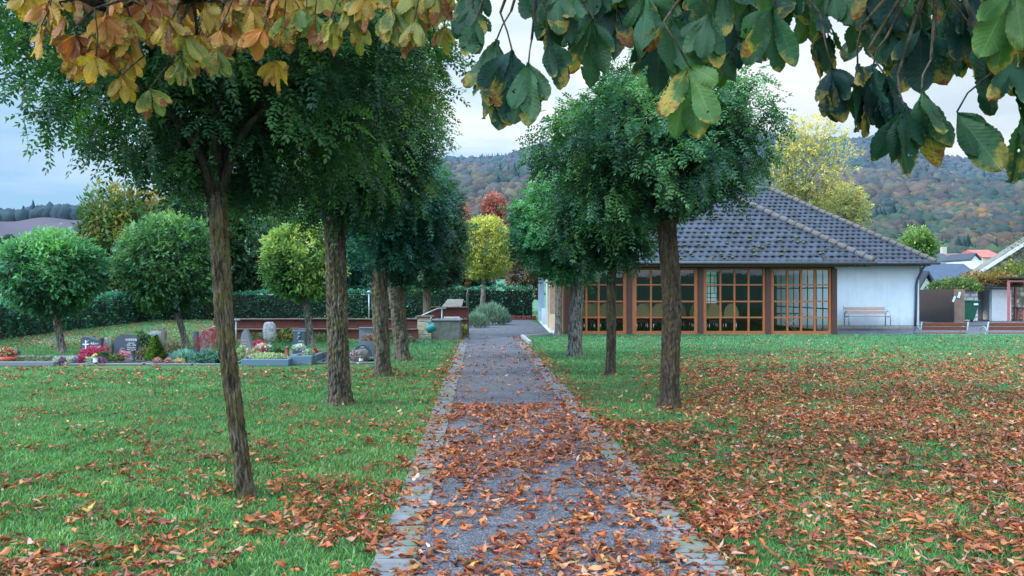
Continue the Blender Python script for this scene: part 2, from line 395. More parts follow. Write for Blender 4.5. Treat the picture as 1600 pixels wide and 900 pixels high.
# ------------------------------------------------------------------ hedges
def hedge(label, segs, seed, hgts, thick=1.0, q=.12, pal=PAL_DARK, dens=260):
    x0,y0=segs[0]; root=thing('hedge',label,'hedge',(x0,y0,0))
    r=np.random.default_rng(seed); Vs=[];Cs=[]; core=MB()
    for (a,b),(h0,h1) in zip(zip(segs[:-1],segs[1:]),hgts):
        a=np.array(a);b=np.array(b); t=b-a; ln=np.linalg.norm(t); t=t/ln; nrm=np.array([-t[1],t[0]])
        if nrm@(-a)<0: nrm=-nrm      # toward the viewer side
        n=int(ln*(h0+thick)*dens)
        u=r.uniform(0,ln,n); hh=h0+(h1-h0)*u/ln
        which=r.uniform(size=n)<hh/(hh+thick)
        bumpy=.06*np.sin(u*2.3)+.05*np.sin(u*5.1+1)+.04*np.sin(u*11)
        z=np.where(which,r.uniform(0,1,n)*hh,hh+bumpy+r.normal(size=n)*.03)
        off=np.where(which,thick/2+bumpy+.05*np.sin(z*6+u*3)+r.normal(size=n)*.04,r.uniform(-.5,.5,n)*thick)
        P=np.stack([a[0]+t[0]*u+nrm[0]*off,a[1]+t[1]*u+nrm[1]*off,z],1)
        nv=np.where(which[:,None],np.array([nrm[0],nrm[1],.3]),np.array([0,0,1.0]))
        A=unit(nv*.4+r.normal(size=(n,3))*.7); S=unit(np.cross(A,r.normal(size=(n,3))))
        ls=q*r.uniform(.6,1.3,n)
        V,_=leaflets_mesh(P,A,S,ls,ls*.6)
        c=np.array(pal)[r.choice(len(pal),n,p=[.35,.35,.2,.1])]*r.uniform(.7,1.2,(n,1)); c=np.where(which[:,None],c*1.1*(1+2.5*(r.uniform(size=(n,1))<.05)),c*2.2)  # a few face leaves brightened as painted glints, top leaves coloured paler
        Vs.append(V);Cs.append(np.repeat(c,4,0))
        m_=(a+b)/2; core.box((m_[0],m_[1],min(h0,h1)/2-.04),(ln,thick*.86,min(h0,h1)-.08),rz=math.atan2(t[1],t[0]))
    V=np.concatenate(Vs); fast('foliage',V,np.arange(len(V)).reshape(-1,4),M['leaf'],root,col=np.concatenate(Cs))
    core.build('shade_core',M['hedgecore'],root); return root  # near-black box behind the leaves, the hedge's inner shade put into its colour
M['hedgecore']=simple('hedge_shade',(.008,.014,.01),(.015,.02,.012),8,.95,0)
hedge('clipped dark hedge running toward the viewer at the left edge',[(-15.6,17.5),(-17.6,27),(-20.2,43)],61,[(1.15,1.2),(1.25,1.55)])
for k_,(a_,d_,c_,w_,p_) in enumerate(((352,52,425,2.2,'dark'),(452,54,425,2.4,'yellowish'),(505,58,425,2.2,'blue green'),(615,54,428,2.3,'leafy'),(690,66,438,2.0,'pale'),(120,52,430,2.6,'bushy'),(70,56,440,2.2,'short'),(740,62,430,2.0,'dense'),(238,60,425,2.6,'broad'))):
    bgtree(p_+' tall shrub filling the view just above the back hedge',a_,d_,c_,w_,1.7,[PAL_DARK,PAL_YG,PAL_TEAL,PAL_MIX,PAL_ORG,PAL_TEAL,PAL_DARK,PAL_DARK,PAL_TEAL][k_],800+k_,700,name='tall_shrub')
hedge('long clipped dark hedge across the back of the cemetery',[(-20.2,44),(-7,45.5),(1.15,46)],62,[(1.5,1.6),(1.75,1.85)],q=.14,dens=220)

# ------------------------------------------------------------------ overhanging horse chestnuts (leaves close to the viewer)
def chestmat():
    m,nt=mat('chestnut_leaf_surface')
    a=nd(nt,'ShaderNodeVertexColor'); a.layer_name='Col'
    uv=nd(nt,'ShaderNodeVertexColor'); uv.layer_name='UVc'
    sx=nd(nt,'ShaderNodeSeparateColor'); L(nt,uv.outputs[0],sx.inputs[0])   # r: edge distance, g: along, b: decay amount
    co=coords(nt); n=noise(nt,co,22,5,.65,.4); n2=noise(nt,co,120,3,.6); n3=noise(nt,co,9,3,.5)
    e=math_(nt,'ADD',math_(nt,'MULTIPLY',math_(nt,'POWER',sx.outputs[0],4.0),.09),math_(nt,'MULTIPLY',math_(nt,'POWER',sx.outputs[1],2.5),.26))
    s=math_(nt,'ADD',math_(nt,'ADD',e,math_(nt,'MULTIPLY',n,.9)),math_(nt,'MULTIPLY',sx.outputs[2],.55))
    yf=ramp(nt,s,[(.70,0.0),(.82,1.0)]); bf=ramp(nt,s,[(.84,0.0),(.88,1.0)])
    col=mix(nt,a.outputs[0],(.42,.30,.05),math_(nt,'MULTIPLY',yf,.75)); brown=ramp(nt,n2,[(.3,(.13,.045,.02)),(.7,(.33,.13,.04))]); col=mix(nt,col,brown,bf)
    # side veins
    w=nd(nt,'ShaderNodeMath',operation='SINE'); L(nt,math_(nt,'ADD',math_(nt,'MULTIPLY',sx.outputs[1],95.0),math_(nt,'MULTIPLY',sx.outputs[0],-14.0)),w.inputs[0])
    vein=ramp(nt,w.outputs[0],[(.86,0.0),(1.0,1.0)]); col=mix(nt,col,mix(nt,col,(1.4,1.4,1.2),1.0,'MULTIPLY'),math_(nt,'MULTIPLY',vein,.35))
    mid=ramp(nt,sx.outputs[0],[(.0,1.0),(.05,0.0)]); col=mix(nt,col,mix(nt,col,(1.6,1.6,1.4),1.0,'MULTIPLY'),mid)
    col=mix(nt,col,ramp(nt,n3,[(.3,.75),(.7,1.25)]),1.0,'MULTIPLY')
    p=nd(nt,'ShaderNodeBsdfPrincipled'); p.inputs['Roughness'].default_value=.55; p.inputs['Specular IOR Level'].default_value=.3
    L(nt,col,p.inputs['Base Color']); L(nt,bump(nt,w.outputs[0],.12,.002),p.inputs['Normal'])
    t=nd(nt,'ShaderNodeBsdfTranslucent'); L(nt,mix(nt,col,(1.15,1.25,.5),1.0,'MULTIPLY'),t.inputs[0])
    ms=nd(nt,'ShaderNodeMixShader'); ms.inputs[0].default_value=.42; L(nt,p.outputs[0],ms.inputs[1]); L(nt,t.outputs[0],ms.inputs[2])
    hole=nd(nt,'ShaderNodeBsdfTransparent'); hv=noise(nt,co,48,2,.5); hf=math_(nt,'MULTIPLY',ramp(nt,hv,[(.715,0.0),(.72,1.0)]),1.0)
    m2=nd(nt,'ShaderNodeMixShader'); L(nt,hf,m2.inputs[0]); L(nt,ms.outputs[0],m2.inputs[1]); L(nt,hole.outputs[0],m2.inputs[2])
    out(nt,m2.outputs[0]); return m
M['chestnut']=chestmat()
M['stalk']=simple('leaf_stalk',(.16,.15,.05),(.2,.12,.06),30,.6,0)
def leaflet_grid(base, axis, side, ln, wd, rr, decay, curl):
    nu,nv=7,28
    t=np.linspace(0,1,nv); w=np.where(t<.66,np.clip(np.sin(PI/2*(t/.66)),0,1)**1.15,np.clip(np.cos(PI/2*((t-.66)/.34)),0,1)**.62)*.5*wd; w[0]=.004*wd
    jag=1+.035*(np.arange(nv)%2*2-1)*(t>.15)+rr.normal(size=nv)*.03-.35*max(decay,0)*np.abs(np.sin(t*rr.uniform(9,17)+rr.uniform(0,6)))**3*(t>.4)
    u=np.linspace(-1,1,nu)
    nrm=np.cross(axis,side)
    U,T=np.meshgrid(u,t)
    wj=(w*jag)[:,None]; edge=np.abs(U)
    wv=np.where(edge>.99,wj,w[:,None])
    ph=rr.uniform(0,6,3); fold=rr.uniform(.03,.22); bend=rr.uniform(-.1,.35)*curl; tw=rr.uniform(-.3,.3)
    hgt=fold*edge*wv*.8+.007*np.sin(T*8+ph[0]+U*2)*edge*ln/.15+.0015*np.sin(T*60+ph[1])*edge - bend*T**2*ln*.5 + tw*U*wv*T
    along=T*ln*(1-.08*bend)
    P=base+along[...,None]*axis+(U*wv)[...,None]*side+hgt[...,None]*nrm
    V=P.reshape(-1,3)
    i=np.arange(nv-1)[:,None]; j=np.arange(nu-1)[None,:]
    Fc=np.stack([i*nu+j,i*nu+j+1,(i+1)*nu+j+1,(i+1)*nu+j],2).reshape(-1,4)
    uv=np.stack([edge.ravel(),T.ravel(),np.full(edge.size,decay)],1)
    return V,Fc,uv
def chestnut(label, trunk_xy, hub, leaves, cols, seed, decay_rng, lsc=1.15):
    rr=np.random.default_rng(seed); py=random.Random(seed)
    root=thing('horse_chestnut_tree',label,'tree',(trunk_xy[0],trunk_xy[1],0))
    V,Fc=trunk_mesh([(trunk_xy[0],trunk_xy[1],-.05),(trunk_xy[0]*.98,trunk_xy[1],2.3)],[.22,.19],40,60,.01,seed)
    fast('trunk',V,Fc,M['bark'],root,smooth=True)
    br=MB(); st=MB(); top=Vector((trunk_xy[0]*.98,trunk_xy[1],2.3))
    hubs=[Vector(h) for h in hub]
    for h in hubs:
        mpt=top.lerp(h,.5)+Vector((0,0,.25)); br.tube([top-Vector((0,0,.15)),top.lerp(mpt,.6),mpt,h.lerp(mpt,.4),h],[.08,.06,.045,.025,.012],8)
    for q in range(7):
        an=py.uniform(0,6.28); e=top+Vector((math.cos(an)*1.6,math.sin(an)*1.2-1.2,py.uniform(1.0,2.4))); br.tube([top-Vector((0,0,.2)),top.lerp(e,.5)+Vector((0,0,.2)),e],[.09,.05,.02],7)
    Vs=[];Fs=[];Us=[];Cs=[]; nb=0
    for (px,py_,d,lpx,spread,ci) in leaves:
        tip=np.array(W(px,py_,d)); ln=lpx*lsc*d/F
        h=min(hubs,key=lambda v:(v-Vector(tip)).length)
        tw=Vector(tip)+Vector((py.uniform(-.06,.06),py.uniform(-.05,.08),py.uniform(.05,.11)))
        br.tube([h,h.lerp(tw,.5)+Vector((0,0,.03)),tw],[.007,.005,.003],5)
        br.tube([tw,tw.lerp(Vector(tip),.6)+Vector((0,.01,.01)),Vector(tip)],[.0022,.0018,.002],5)
        az=rr.uniform(-.7,.7); fan=np.array([math.cos(az),math.sin(az),0]); nrm0=np.array([-math.sin(az),math.cos(az),0])
        nl=rr.integers(5,8); angs=np.linspace(-spread,spread,nl)+rr.normal(size=nl)*.12
        tilt=rr.normal()*.25
        for k,a in enumerate(angs):
            ax=unit(fan*math.sin(a+tilt)+np.array([0,0,-1])*math.cos(a+tilt)+nrm0*rr.normal()*.2)
            sd=unit(np.cross(nrm0+rr.normal(size=3)*.28,ax)); sz=ln*(1-.28*abs(a)/max(spread,.1))*rr.uniform(.85,1.1)
            dec=rr.uniform(*decay_rng) + (.25 if rr.uniform()<.12 else 0)
            v,f,u=leaflet_grid(tip,ax,sd,sz,sz*rr.uniform(.29,.43),rr,dec,1.0)
            c=np.array(cols[ci if ci is not None else rr.integers(len(cols))])*rr.uniform(.75,1.25)
            Vs.append(v);Fs.append(f+nb);Us.append(u);Cs.append(np.tile(c,(len(v),1))); nb+=len(v)
    fast('leaves',np.concatenate(Vs),np.concatenate(Fs),M['chestnut'],root,col=np.concatenate(Cs),uv=np.concatenate(Us),smooth=True)
    br.build('branches',M['bark'],root)
    return root
GR=[(.022,.075,.045),(.034,.10,.045),(.065,.15,.04),(.012,.05,.042)]
OR=[(.42,.25,.045),(.42,.16,.04),(.22,.22,.055),(.28,.08,.03),(.13,.18,.05)]
r_=random.Random(5)
LG=[(776,62,1.7,125,.35,1),(858,62,1.65,85,.4,0),(1300,105,1.65,100,.35,3),(752,-25,1.75,105,.35,0),(838,-45,1.8,120,.7,0),(740,10,1.75,75,.5,1),(890,-10,1.7,110,.6,0),(868,-20,1.7,105,.6,1),(800,78,1.65,120,.55,3),(826,98,1.65,105,.45,1),(928,30,1.7,105,.75,1),(965,10,1.9,85,.9,3),
    (1010,-10,1.8,110,.7,1),(1050,25,1.75,110,.65,1),(1076,102,1.6,120,.62,2),(745,30,1.7,60,.3,1),(1110,20,1.7,95,.6,1),(1062,-30,1.9,90,.8,3),(1128,-25,1.75,110,.6,1),(1150,10,1.9,90,.5,3),(1208,10,1.6,115,.72,1),
    (1230,-30,1.9,95,.8,0),(1300,-35,1.9,95,.8,1),(1345,20,2.0,80,.95,1),(1365,100,1.6,130,.40,3),(1340,100,1.62,110,.3,0),(1335,-40,2.0,85,.6,2),(1400,30,1.8,90,.9,0),(1440,45,1.7,110,.8,3),
    (1412,165,1.55,130,.36,0),(1440,143,1.55,130,.3,1),(1495,175,1.6,118,.22,1),(1385,120,1.6,110,.3,3),(1478,20,1.75,110,.7,0),(1520,-10,1.7,130,.6,3),(1535,60,1.6,120,.7,0),(1585,-20,1.5,130,.6,2),
    (1600,85,1.5,150,.6,0),(1625,150,1.6,140,.5,1),(1560,30,1.8,110,.9,3),(1640,20,1.5,140,.8,1),(1400,-45,1.9,100,.8,3),(1460,-40,1.9,110,.9,1),(1190,-50,1.9,90,.7,2),(1090,-50,1.9,90,.7,0),(990,-60,1.9,100,.8,1),(905,-65,1.9,95,.6,0),(1270,5,2.0,70,.8,2)]
for k in range(26): LG.append((r_.uniform(900,1640),r_.uniform(-45,45),r_.uniform(1.8,2.3),r_.uniform(80,110),.7,None))
for k in range(24): LG.append((r_.uniform(880,1680),r_.uniform(-300,-110),r_.uniform(1.5,2.4),110,.8,None))
chestnut('green leaved horse chestnut hanging over the right of the path', (2.5,-.6), [W(860,-150,1.8),W(1040,-140,1.8),W(1230,-140,1.8),W(1400,-150,1.8),W(1560,-160,1.7),W(1470,-60,1.75),W(1150,-90,1.8)], LG, GR, 71, (-.22,.18), 1.02)
LO=[(45,-15,2.2,80,.8,0),(75,5,2.1,75,.9,1),(120,55,2.2,80,1.0,3),(170,18,2.2,75,1.1,1),(205,50,2.2,80,.9,0),(120,-10,2.3,80,.9,3),(190,118,2.1,70,.7,0),(235,138,2.1,75,.75,4),(262,28,2.0,95,.7,0),
    (290,48,2.0,85,.55,2),(255,-10,2.2,85,.9,1),(320,5,2.1,85,.8,0),(338,72,2.1,75,.7,4),(360,30,2.1,80,.6,1),(392,10,2.1,85,.7,0),(412,45,2.0,75,.6,1),(375,-20,2.2,80,.9,3),(425,-15,2.1,85,.8,1),
    (468,12,2.0,80,.6,4),(492,22,2.0,80,.6,4),(500,-25,2.1,90,.9,2),(545,5,2.0,85,.6,2),(575,-10,2.0,95,.6,4),(612,10,1.9,90,.65,4),(648,30,1.8,80,.6,2),(650,-20,1.9,95,.8,2),(685,-10,1.9,85,.6,2),(600,-40,2.0,95,.9,0),
    (215,-40,2.2,85,.9,0),(300,-45,2.2,90,.9,1),(350,-40,2.2,85,.9,0),(450,-45,2.2,90,.9,0),(550,-50,2.2,90,.9,2),(160,75,2.2,70,.9,1),(285,95,2.1,70,.5,4),(700,-45,1.9,90,.7,2),
    (150,40,2.2,75,1.0,1),(230,10,2.2,80,1.0,3),(180,75,2.2,60,1.0,3),(310,55,2.2,75,.7,0),(440,15,2.2,80,.7,1),(395,40,2.2,75,.7,1),(270,100,2.2,55,.6,2),(525,35,2.1,65,.6,2),(630,50,1.9,60,.5,4),(100,25,2.3,75,.9,1),(205,90,2.3,65,1.0,0)]
for k in range(32): LO.append((r_.uniform(60,440),r_.uniform(-30,100)*1.0,r_.uniform(1.9,2.5),r_.uniform(55,85),.8,[0,1,3,1,2][k%5]))
for k in range(16): LO.append((r_.uniform(440,700),r_.uniform(-30,40),r_.uniform(1.9,2.2),r_.uniform(60,90),.6,[2,4,2,0][k%4]))
for k in range(26): LO.append((r_.uniform(-60,760),r_.uniform(-240,-50),r_.uniform(1.8,2.5),95,.9,None))
chestnut('orange and yellow leaved horse chestnut hanging over the left lawn', (-2.7,-.7), [W(60,-140,2.2),W(200,-130,2.2),W(340,-130,2.1),W(480,-130,2.1),W(620,-140,2.0),W(180,20,2.25),W(300,0,2.2)], LO, OR, 72, (.06,.52), .74)
# ------------------------------------------------------------------ ground, path, terrain
def cx(d): return .225-.0418*(d-4.43)
def interp(x, pts):
    xs=[p[0] for p in pts]; ys=[p[1] for p in pts]; return np.interp(x,xs,ys)
SKY_=[(-900,345),(0,340),(140,338),(260,330),(400,290),(560,262),(690,252),(790,251),(850,236),(950,222),(1100,216),(1290,216),(1345,217),(1400,230),(1480,258),(1540,262),(1600,282),(1800,320),(2600,360)]
LOW_=[(-900,400),(0,392),(260,390),(450,350),(690,318),(850,310),(1290,312),(1400,318),(1600,312),(1800,330),(2600,380)]
SHO=[(-900,372),(0,362),(260,360),(450,320),(690,282),(850,262),(1290,300),(1400,292),(1600,300),(1800,325),(2600,370)]
def terr(X,Y):
    X=np.asarray(X,float);Y=np.asarray(Y,float); d=np.sqrt(X**2+Y**2)
    yy=np.maximum(Y,1e-3); px=np.where(Y>1,800+F*X/np.maximum(Y,1),np.where(X>0,2600,-900)); px=np.clip(px,-900,2600)
    zl=EYE+(HZ-interp(px,LOW_))*480/F; zm=EYE+(HZ-interp(px,SHO))*650/F; zs=EYE+(HZ-interp(px,SKY_))*1000/F
    Yd=np.where(Y>1,Y,d*.3)
    kn=[0,60,90,200,330,480,650,1000,1400]
    z0=np.zeros_like(d)
    zz=[z0-.75,z0-.75,z0-1.0,z0+2,z0+14,zl,zm,zs,zs*.8]
    out_=np.zeros_like(d)
    for i in range(len(kn)-1):
        a,b=kn[i],kn[i+1]; m=(Yd>=a)&(Yd<=b); t=(Yd-a)/(b-a); s=t if i in(4,5,6) else t*t*(3-2*t)
        out_=np.where(m,zz[i]*(1-s)+zz[i+1]*s,out_)
    out_=np.where(Yd>kn[-1],zz[-1],out_)
    out_=out_+np.where(Yd>380,np.clip((Yd-380)/200,0,1)*(4*np.sin(X*.013+Y*.006)+3*np.sin(X*.03-Y*.02)+2*np.sin(X*.07+Y*.05)),0)
    return out_
rings=np.concatenate([[0],np.geomspace(8,1500,120)])
nx=360; az=np.concatenate([np.linspace(-40,40,241),np.linspace(42,318,119)])
AZ=np.radians(az)
RR,AA=np.meshgrid(rings,AZ,indexing='ij')
GX=RR*np.sin(AA); GY=RR*np.cos(AA)
# let rings be planes of constant forward distance inside the view so ridges stay continuous
sc_=np.where(np.abs(AA)<R(41),1/np.maximum(np.cos(AA),.3),1.0); blend=1/np.cos(R(40)); sc_=np.where(np.abs(AA)<R(41),sc_,blend)
GX*=sc_;GY*=sc_
GZ=terr(GX,GY); V=np.stack([GX,GY,GZ],2).reshape(-1,3); na=len(az)
i=np.arange(len(rings)-1)[:,None]; j=np.arange(na)[None,:]; j2=(j+1)%na
Fc=np.stack([i*na+j,(i+1)*na+j,(i+1)*na+j2,i*na+j2],2).reshape(-1,4)
def terrmat():
    m,nt=mat('far_land'); g=nd(nt,'ShaderNodeNewGeometry'); s=nd(nt,'ShaderNodeSeparateXYZ'); L(nt,g.outputs['Position'],s.inputs[0])
    mp=nd(nt,'ShaderNodeMapping'); mp.inputs['Scale'].default_value=(.004,.012,.02); L(nt,g.outputs['Position'],mp.inputs[0])
    n=noise(nt,mp.outputs[0],1.5,4,.5,.3)
    n2=noise(nt,g.outputs['Position'],.08,6,.7)
    field=ramp(nt,n,[(.40,(.12,.20,.09)),(.47,(.15,.11,.09)),(.56,(.19,.145,.13)),(.60,(.16,.24,.13))],'LINEAR')
    hi=ramp(nt,math_(nt,'DIVIDE',s.outputs[1],1000.0),[(.63,0.0),(.65,1.0)])
    brown=mix(nt,(.17,.14,.16),(.23,.20,.22),n2)
    yg=ramp(nt,n2,[(.35,(.17,.29,.18)),(.65,(.22,.35,.22))])
    col=mix(nt,yg,brown,hi); col=mix(nt,col,(.5,.55,.62),1.0,'MULTIPLY')
    p=nd(nt,'ShaderNodeBsdfPrincipled'); p.inputs['Roughness'].default_value=1; p.inputs['Specular IOR Level'].default_value=0
    L(nt,col,p.inputs['Base Color']); out(nt,p.outputs[0]); return m
M['terrain']=terrmat()
g=fast('ground',V,Fc,M['terrain'],smooth=True); tag(g,kind='structure')
# lawn sheet
def lawnmat():
    m,nt=mat('lawn_turf'); co=coords(nt)
    n=noise(nt,co,.5,5,.6); n2=noise(nt,co,14,6,.75); n3=noise(nt,co,90,3,.6)
    col=ramp(nt,n2,[(.3,(.025,.055,.02)),(.5,(.055,.14,.045)),(.7,(.09,.20,.06))])
    col=mix(nt,col,(.13,.15,.05),ramp(nt,n,[(.5,0.0),(.72,.55)])); col=mix(nt,col,ramp(nt,n3,[(.3,.6),(.7,1.3)]),1.0,'MULTIPLY')
    g_=nd(nt,'ShaderNodeNewGeometry'); sp=nd(nt,'ShaderNodeSeparateXYZ'); L(nt,g_.outputs['Position'],sp.inputs[0])
    # leafy yellowish bank in front of the back hedge
    f=math_(nt,'MULTIPLY',ramp(nt,math_(nt,'DIVIDE',sp.outputs[1],100.0),[(.26,0.0),(.31,1.0)]),ramp(nt,math_(nt,'DIVIDE',sp.outputs[0],-40.0),[(.05,0.0),(.15,1.0)]))
    lf=ramp(nt,noise(nt,co,2.2,8,.85),[(.40,(.08,.16,.05)),(.5,(.20,.22,.08)),(.60,(.34,.22,.09))]); col=mix(nt,col,lf,math_(nt,'MULTIPLY',f,.6))
    p=nd(nt,'ShaderNodeBsdfPrincipled'); p.inputs['Roughness'].default_value=.95; p.inputs['Specular IOR Level'].default_value=.1
    L(nt,col,p.inputs['Base Color']); L(nt,bump(nt,n2,.6,.03),p.inputs['Normal']); out(nt,p.outputs[0]); return m
M['lawn']=lawnmat()
mb=MB()
for (x0,x1,y0,y1) in ((-40,45,-14,29.2),(-40,12.3,29.2,61),(12.3,45,37.0,61)):
    mb.bb(x0,x1,y0,y1,-.7,0)
tag(mb.build('lawn',M['lawn']),kind='structure')
# asphalt
def asph(name,c1,c2,tint):
    c1,c2,tint=[(q[0]*.82,q[1]*.84,q[2]*.92) for q in (c1,c2,tint)]
    m,nt=mat(name); co=coords(nt)
    v=nd(nt,'ShaderNodeTexVoronoi'); v.inputs['Scale'].default_value=110; L(nt,co,v.inputs['Vector'])
    n=noise(nt,co,2.0,6,.65); n2=noise(nt,co,220,3,.6)
    col=ramp(nt,v.outputs['Color'],[(.2,c1),(.6,c2),(.9,tint)]); col=mix(nt,col,ramp(nt,n,[(.3,.75),(.7,1.25)]),1.0,'MULTIPLY')
    cr=nd(nt,'ShaderNodeTexVoronoi',feature='DISTANCE_TO_EDGE'); cr.inputs['Scale'].default_value=.9
    wv=nd(nt,'ShaderNodeVectorMath',operation='ADD'); nn=nd(nt,'ShaderNodeTexNoise'); nn.inputs['Scale'].default_value=3; L(nt,co,nn.inputs['Vector']); L(nt,co,wv.inputs[0]); L(nt,nn.outputs['Color'],wv.inputs[1]); L(nt,wv.outputs[0],cr.inputs['Vector'])
    cf=ramp(nt,cr.outputs['Distance'],[(.0,1.0),(.012,0.0)]); col=mix(nt,col,(.02,.02,.022),math_(nt,'MULTIPLY',cf,.8))
    p=nd(nt,'ShaderNodeBsdfPrincipled'); p.inputs['Roughness'].default_value=.8; p.inputs['Specular IOR Level'].default_value=.3
    L(nt,col,p.inputs['Base Color']); L(nt,bump(nt,v.outputs['Distance'],.7,.006),p.inputs['Normal']); out(nt,p.outputs[0]); return m
M['asphalt']=asph('asphalt',(.055,.055,.065),(.12,.12,.135),(.26,.26,.28))
mb=MB(); hw=1.035
left=[(cx(d)-hw+.13,d) for d in (-6,4,15,24.9)]; right=[(cx(d)+hw-.13,d) for d in (24.9,15,4,-6)]
poly=left+[(-1.75,28),(-1.95,34),(-2.3,39),(-2.4,45.2),(1.0,45.2),(1.42,36),(1.42,29.3),(.85,28.9),(.45,27.3)]+right
mb.sheet(poly,.008); tag(mb.build('path',M['asphalt']),kind='structure')
# terrace in front of the hall
mb=MB(); xs=(12.2,45)
prof=[(29.25,-.40),(31.8,-.38),(36.9,-.01)]
mb.add([(x,y,z) for (y,z) in prof for x in xs],[(0,1,3,2),(2,3,5,4)])
tag(mb.build('terrace_pavement',M['asphalt']),kind='structure')
M['yard']=M['asphalt']
mb=MB(); mb.sheet([(19.2,37.1),(45,37.1),(45,52),(21,52),(19.2,46)],.01); tag(mb.build('yard_pavement',M['yard']),kind='structure')
# paver edging
M['paver']=simple('paver_stone',(.19,.20,.22),(.10,.105,.12),5,.85,.5,.006,c3=(.12,.14,.08),s3=2.5)
mb=MB(); rp=random.Random(3)
for sd in (-1,1):
    d=-5.0
    while d<24.8:
        w=rp.uniform(.095,.12); off=rp.uniform(-.012,.012)
        for k in range(2 if rp.random()<.25 else 1):
            pass
        c=cx(d)+sd*(hw-.125+off)
        mb.box((c,d+w/2,.004+rp.uniform(-.004,.004)),(.25,w-.020,.04),rz=rp.uniform(-.03,.03)+.0418,ry=rp.uniform(-.02,.02),bevel=.008)
        d+=w
tag(mb.build('path_edging',M['paver']),kind='structure')
M['kerb']=simple('kerb_concrete',(.33,.34,.35),(.24,.25,.26),9,.85,.3)
mb=MB(); a=Vector((X_(828,24.2),23.6,0)); b=Vector((X_(816,27.2),27.2,0))
mb.box(((a.x+b.x)/2,(a.y+b.y)/2,.05),(.10,(b-a).length,.16),rz=-math.atan2(b.x-a.x,b.y-a.y),bevel=.01)
mb.box((.95,28.35,.03),(.1,1.9,.12),rz=-R(33),bevel=.01)
tag(mb.build('kerb',M['kerb']),kind='structure')
M['gravel']=simple('white_gravel',(.62,.66,.72),(.4,.43,.5),60,.9,.6)
mb=MB(); mb.sheet([(1.44,29.3),(1.9,29.3),(1.9,44),(1.44,44)],.02); tag(mb.build('gravel_strip',M['gravel']),kind='structure')
# ------------------------------------------------------------------ grass blades
def onpath(X,Y,pad=0): 
    c=cx(Y); a=(np.abs(X-c)<hw+pad)&(Y<25.2)
    b=(Y>=25.2)&(X>-1.9-.03*(Y-25)-pad)&(X<np.where(Y<28.9,.42+pad+(np.clip(Y-27.3,0,2)*.35),1.42+pad))
    return a|b
def grave_zone(X,Y): return (Y>16.0)&(Y<21.0)&(X<-3.0-0*(Y))&(Y>16.2)
def vn(X,Y,s,seed):
    r=np.random.default_rng(seed); v=0
    for i in range(6):
        a=r.uniform(0,6.28); k=s*(1+.6*i); v=v+np.sin(X*np.cos(a)*k+Y*np.sin(a)*k+r.uniform(0,6))*np.sin(-X*np.sin(a)*k*.9+Y*np.cos(a)*k*.9+r.uniform(0,6))/(1+.4*i)
    return v
def blades(n,y0,y1,h,w,seed,seg2):
    r=np.random.default_rng(seed)
    Y=np.sqrt(r.uniform(y0**2,y1**2,n)); X=Y*r.uniform(-.72,.72,n)
    tr=np.ones(n,bool)
    for (tx,ty,q) in ((X_(386,6.1),6.1,.17),(X_(531,11.2),11.2,.32),(X_(1046,10.8),10.8,.30),(X_(598,14.9),14.9,.3),(X_(954,15),15,.22),(X_(630,18.4),18.4,.32),(X_(898,19.5),19.5,.3)):
        tr&=((X-tx)**2+(Y-ty)**2>(q*r.uniform(.6,1.25,n))**2)
    keep=tr&~onpath(X,Y,-.02)&~((Y>29.6)&(X>-3))&~((X>1.4)&(Y>29.2))&~(grave_zone(X,Y)&(Y<18.4))
    X=X[keep];Y=Y[keep];n=len(X)
    cl=.5+.5*np.sin(X*2.1+np.sin(Y*1.7)*2)*np.sin(Y*1.9+np.sin(X*1.3)*2); cl2=.5+.5*np.sin(X*9+Y*3)*np.sin(Y*8-X*4)
    hh=h*r.uniform(.5,1.3,n)*(.7+.5*cl2); az=r.uniform(0,2*PI,n); ww=w*r.uniform(.7,1.3,n)*np.clip(Y/y0,1,1.6)
    sx=np.cos(az)*ww*.5; sy=np.sin(az)*ww*.5; la=r.uniform(0,2*PI,n); lean=r.uniform(.15,1.1,n)*hh
    lx=np.cos(la)*lean; ly=np.sin(la)*lean
    # local tufts near trunks are taller
    base=np.stack([X,Y,np.full(n,-.004)],1)
    a=base+np.stack([sx,sy,0*sx],1); b=base-np.stack([sx,sy,0*sx],1)
    tip=base+np.stack([lx,ly,hh],1)
    pal=np.array([(.06,.16,.045),(.09,.25,.065),(.13,.32,.09),(.25,.32,.11),(.045,.13,.06)])
    pi=r.choice(5,n,p=[.25,.33,.22,.06,.14]); c=pal[pi]*r.uniform(.8,1.2,(n,1)); c*= (1.36-.35*cl)[:,None]; yl=np.clip(.5*vn(X,Y,.9,77)+.25*vn(X,Y,3.1,78),0,1)[:,None]; c=c*(1-.5*yl)+np.array([.20,.25,.09])*.5*yl; c[:,0]*=1.15
    c[:,0]*=np.clip(1.15-.012*Y,.7,1.2); c[:,2]*=np.clip(1.1+.03*Y,1.1,1.9); c[:,1]*=1.1
    if seg2:
        m0=base+np.stack([lx*.35+sx*.8,ly*.35+sy*.8,hh*.6],1); m1=base+np.stack([lx*.35-sx*.8,ly*.35-sy*.8,hh*.6],1)
        V=np.stack([b,a,m0,m1,tip],1).reshape(-1,3); k=np.arange(n)[:,None]*5
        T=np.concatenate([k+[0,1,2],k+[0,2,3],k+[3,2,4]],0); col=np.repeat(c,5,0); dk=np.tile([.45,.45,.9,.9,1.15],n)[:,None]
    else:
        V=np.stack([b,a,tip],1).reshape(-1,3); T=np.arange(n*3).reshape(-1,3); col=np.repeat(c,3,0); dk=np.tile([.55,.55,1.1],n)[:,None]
    return V,T,col*dk
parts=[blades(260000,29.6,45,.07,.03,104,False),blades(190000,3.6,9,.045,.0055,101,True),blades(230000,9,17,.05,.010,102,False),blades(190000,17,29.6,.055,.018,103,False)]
Vs=[];Ts=[];Cs=[];nb=0
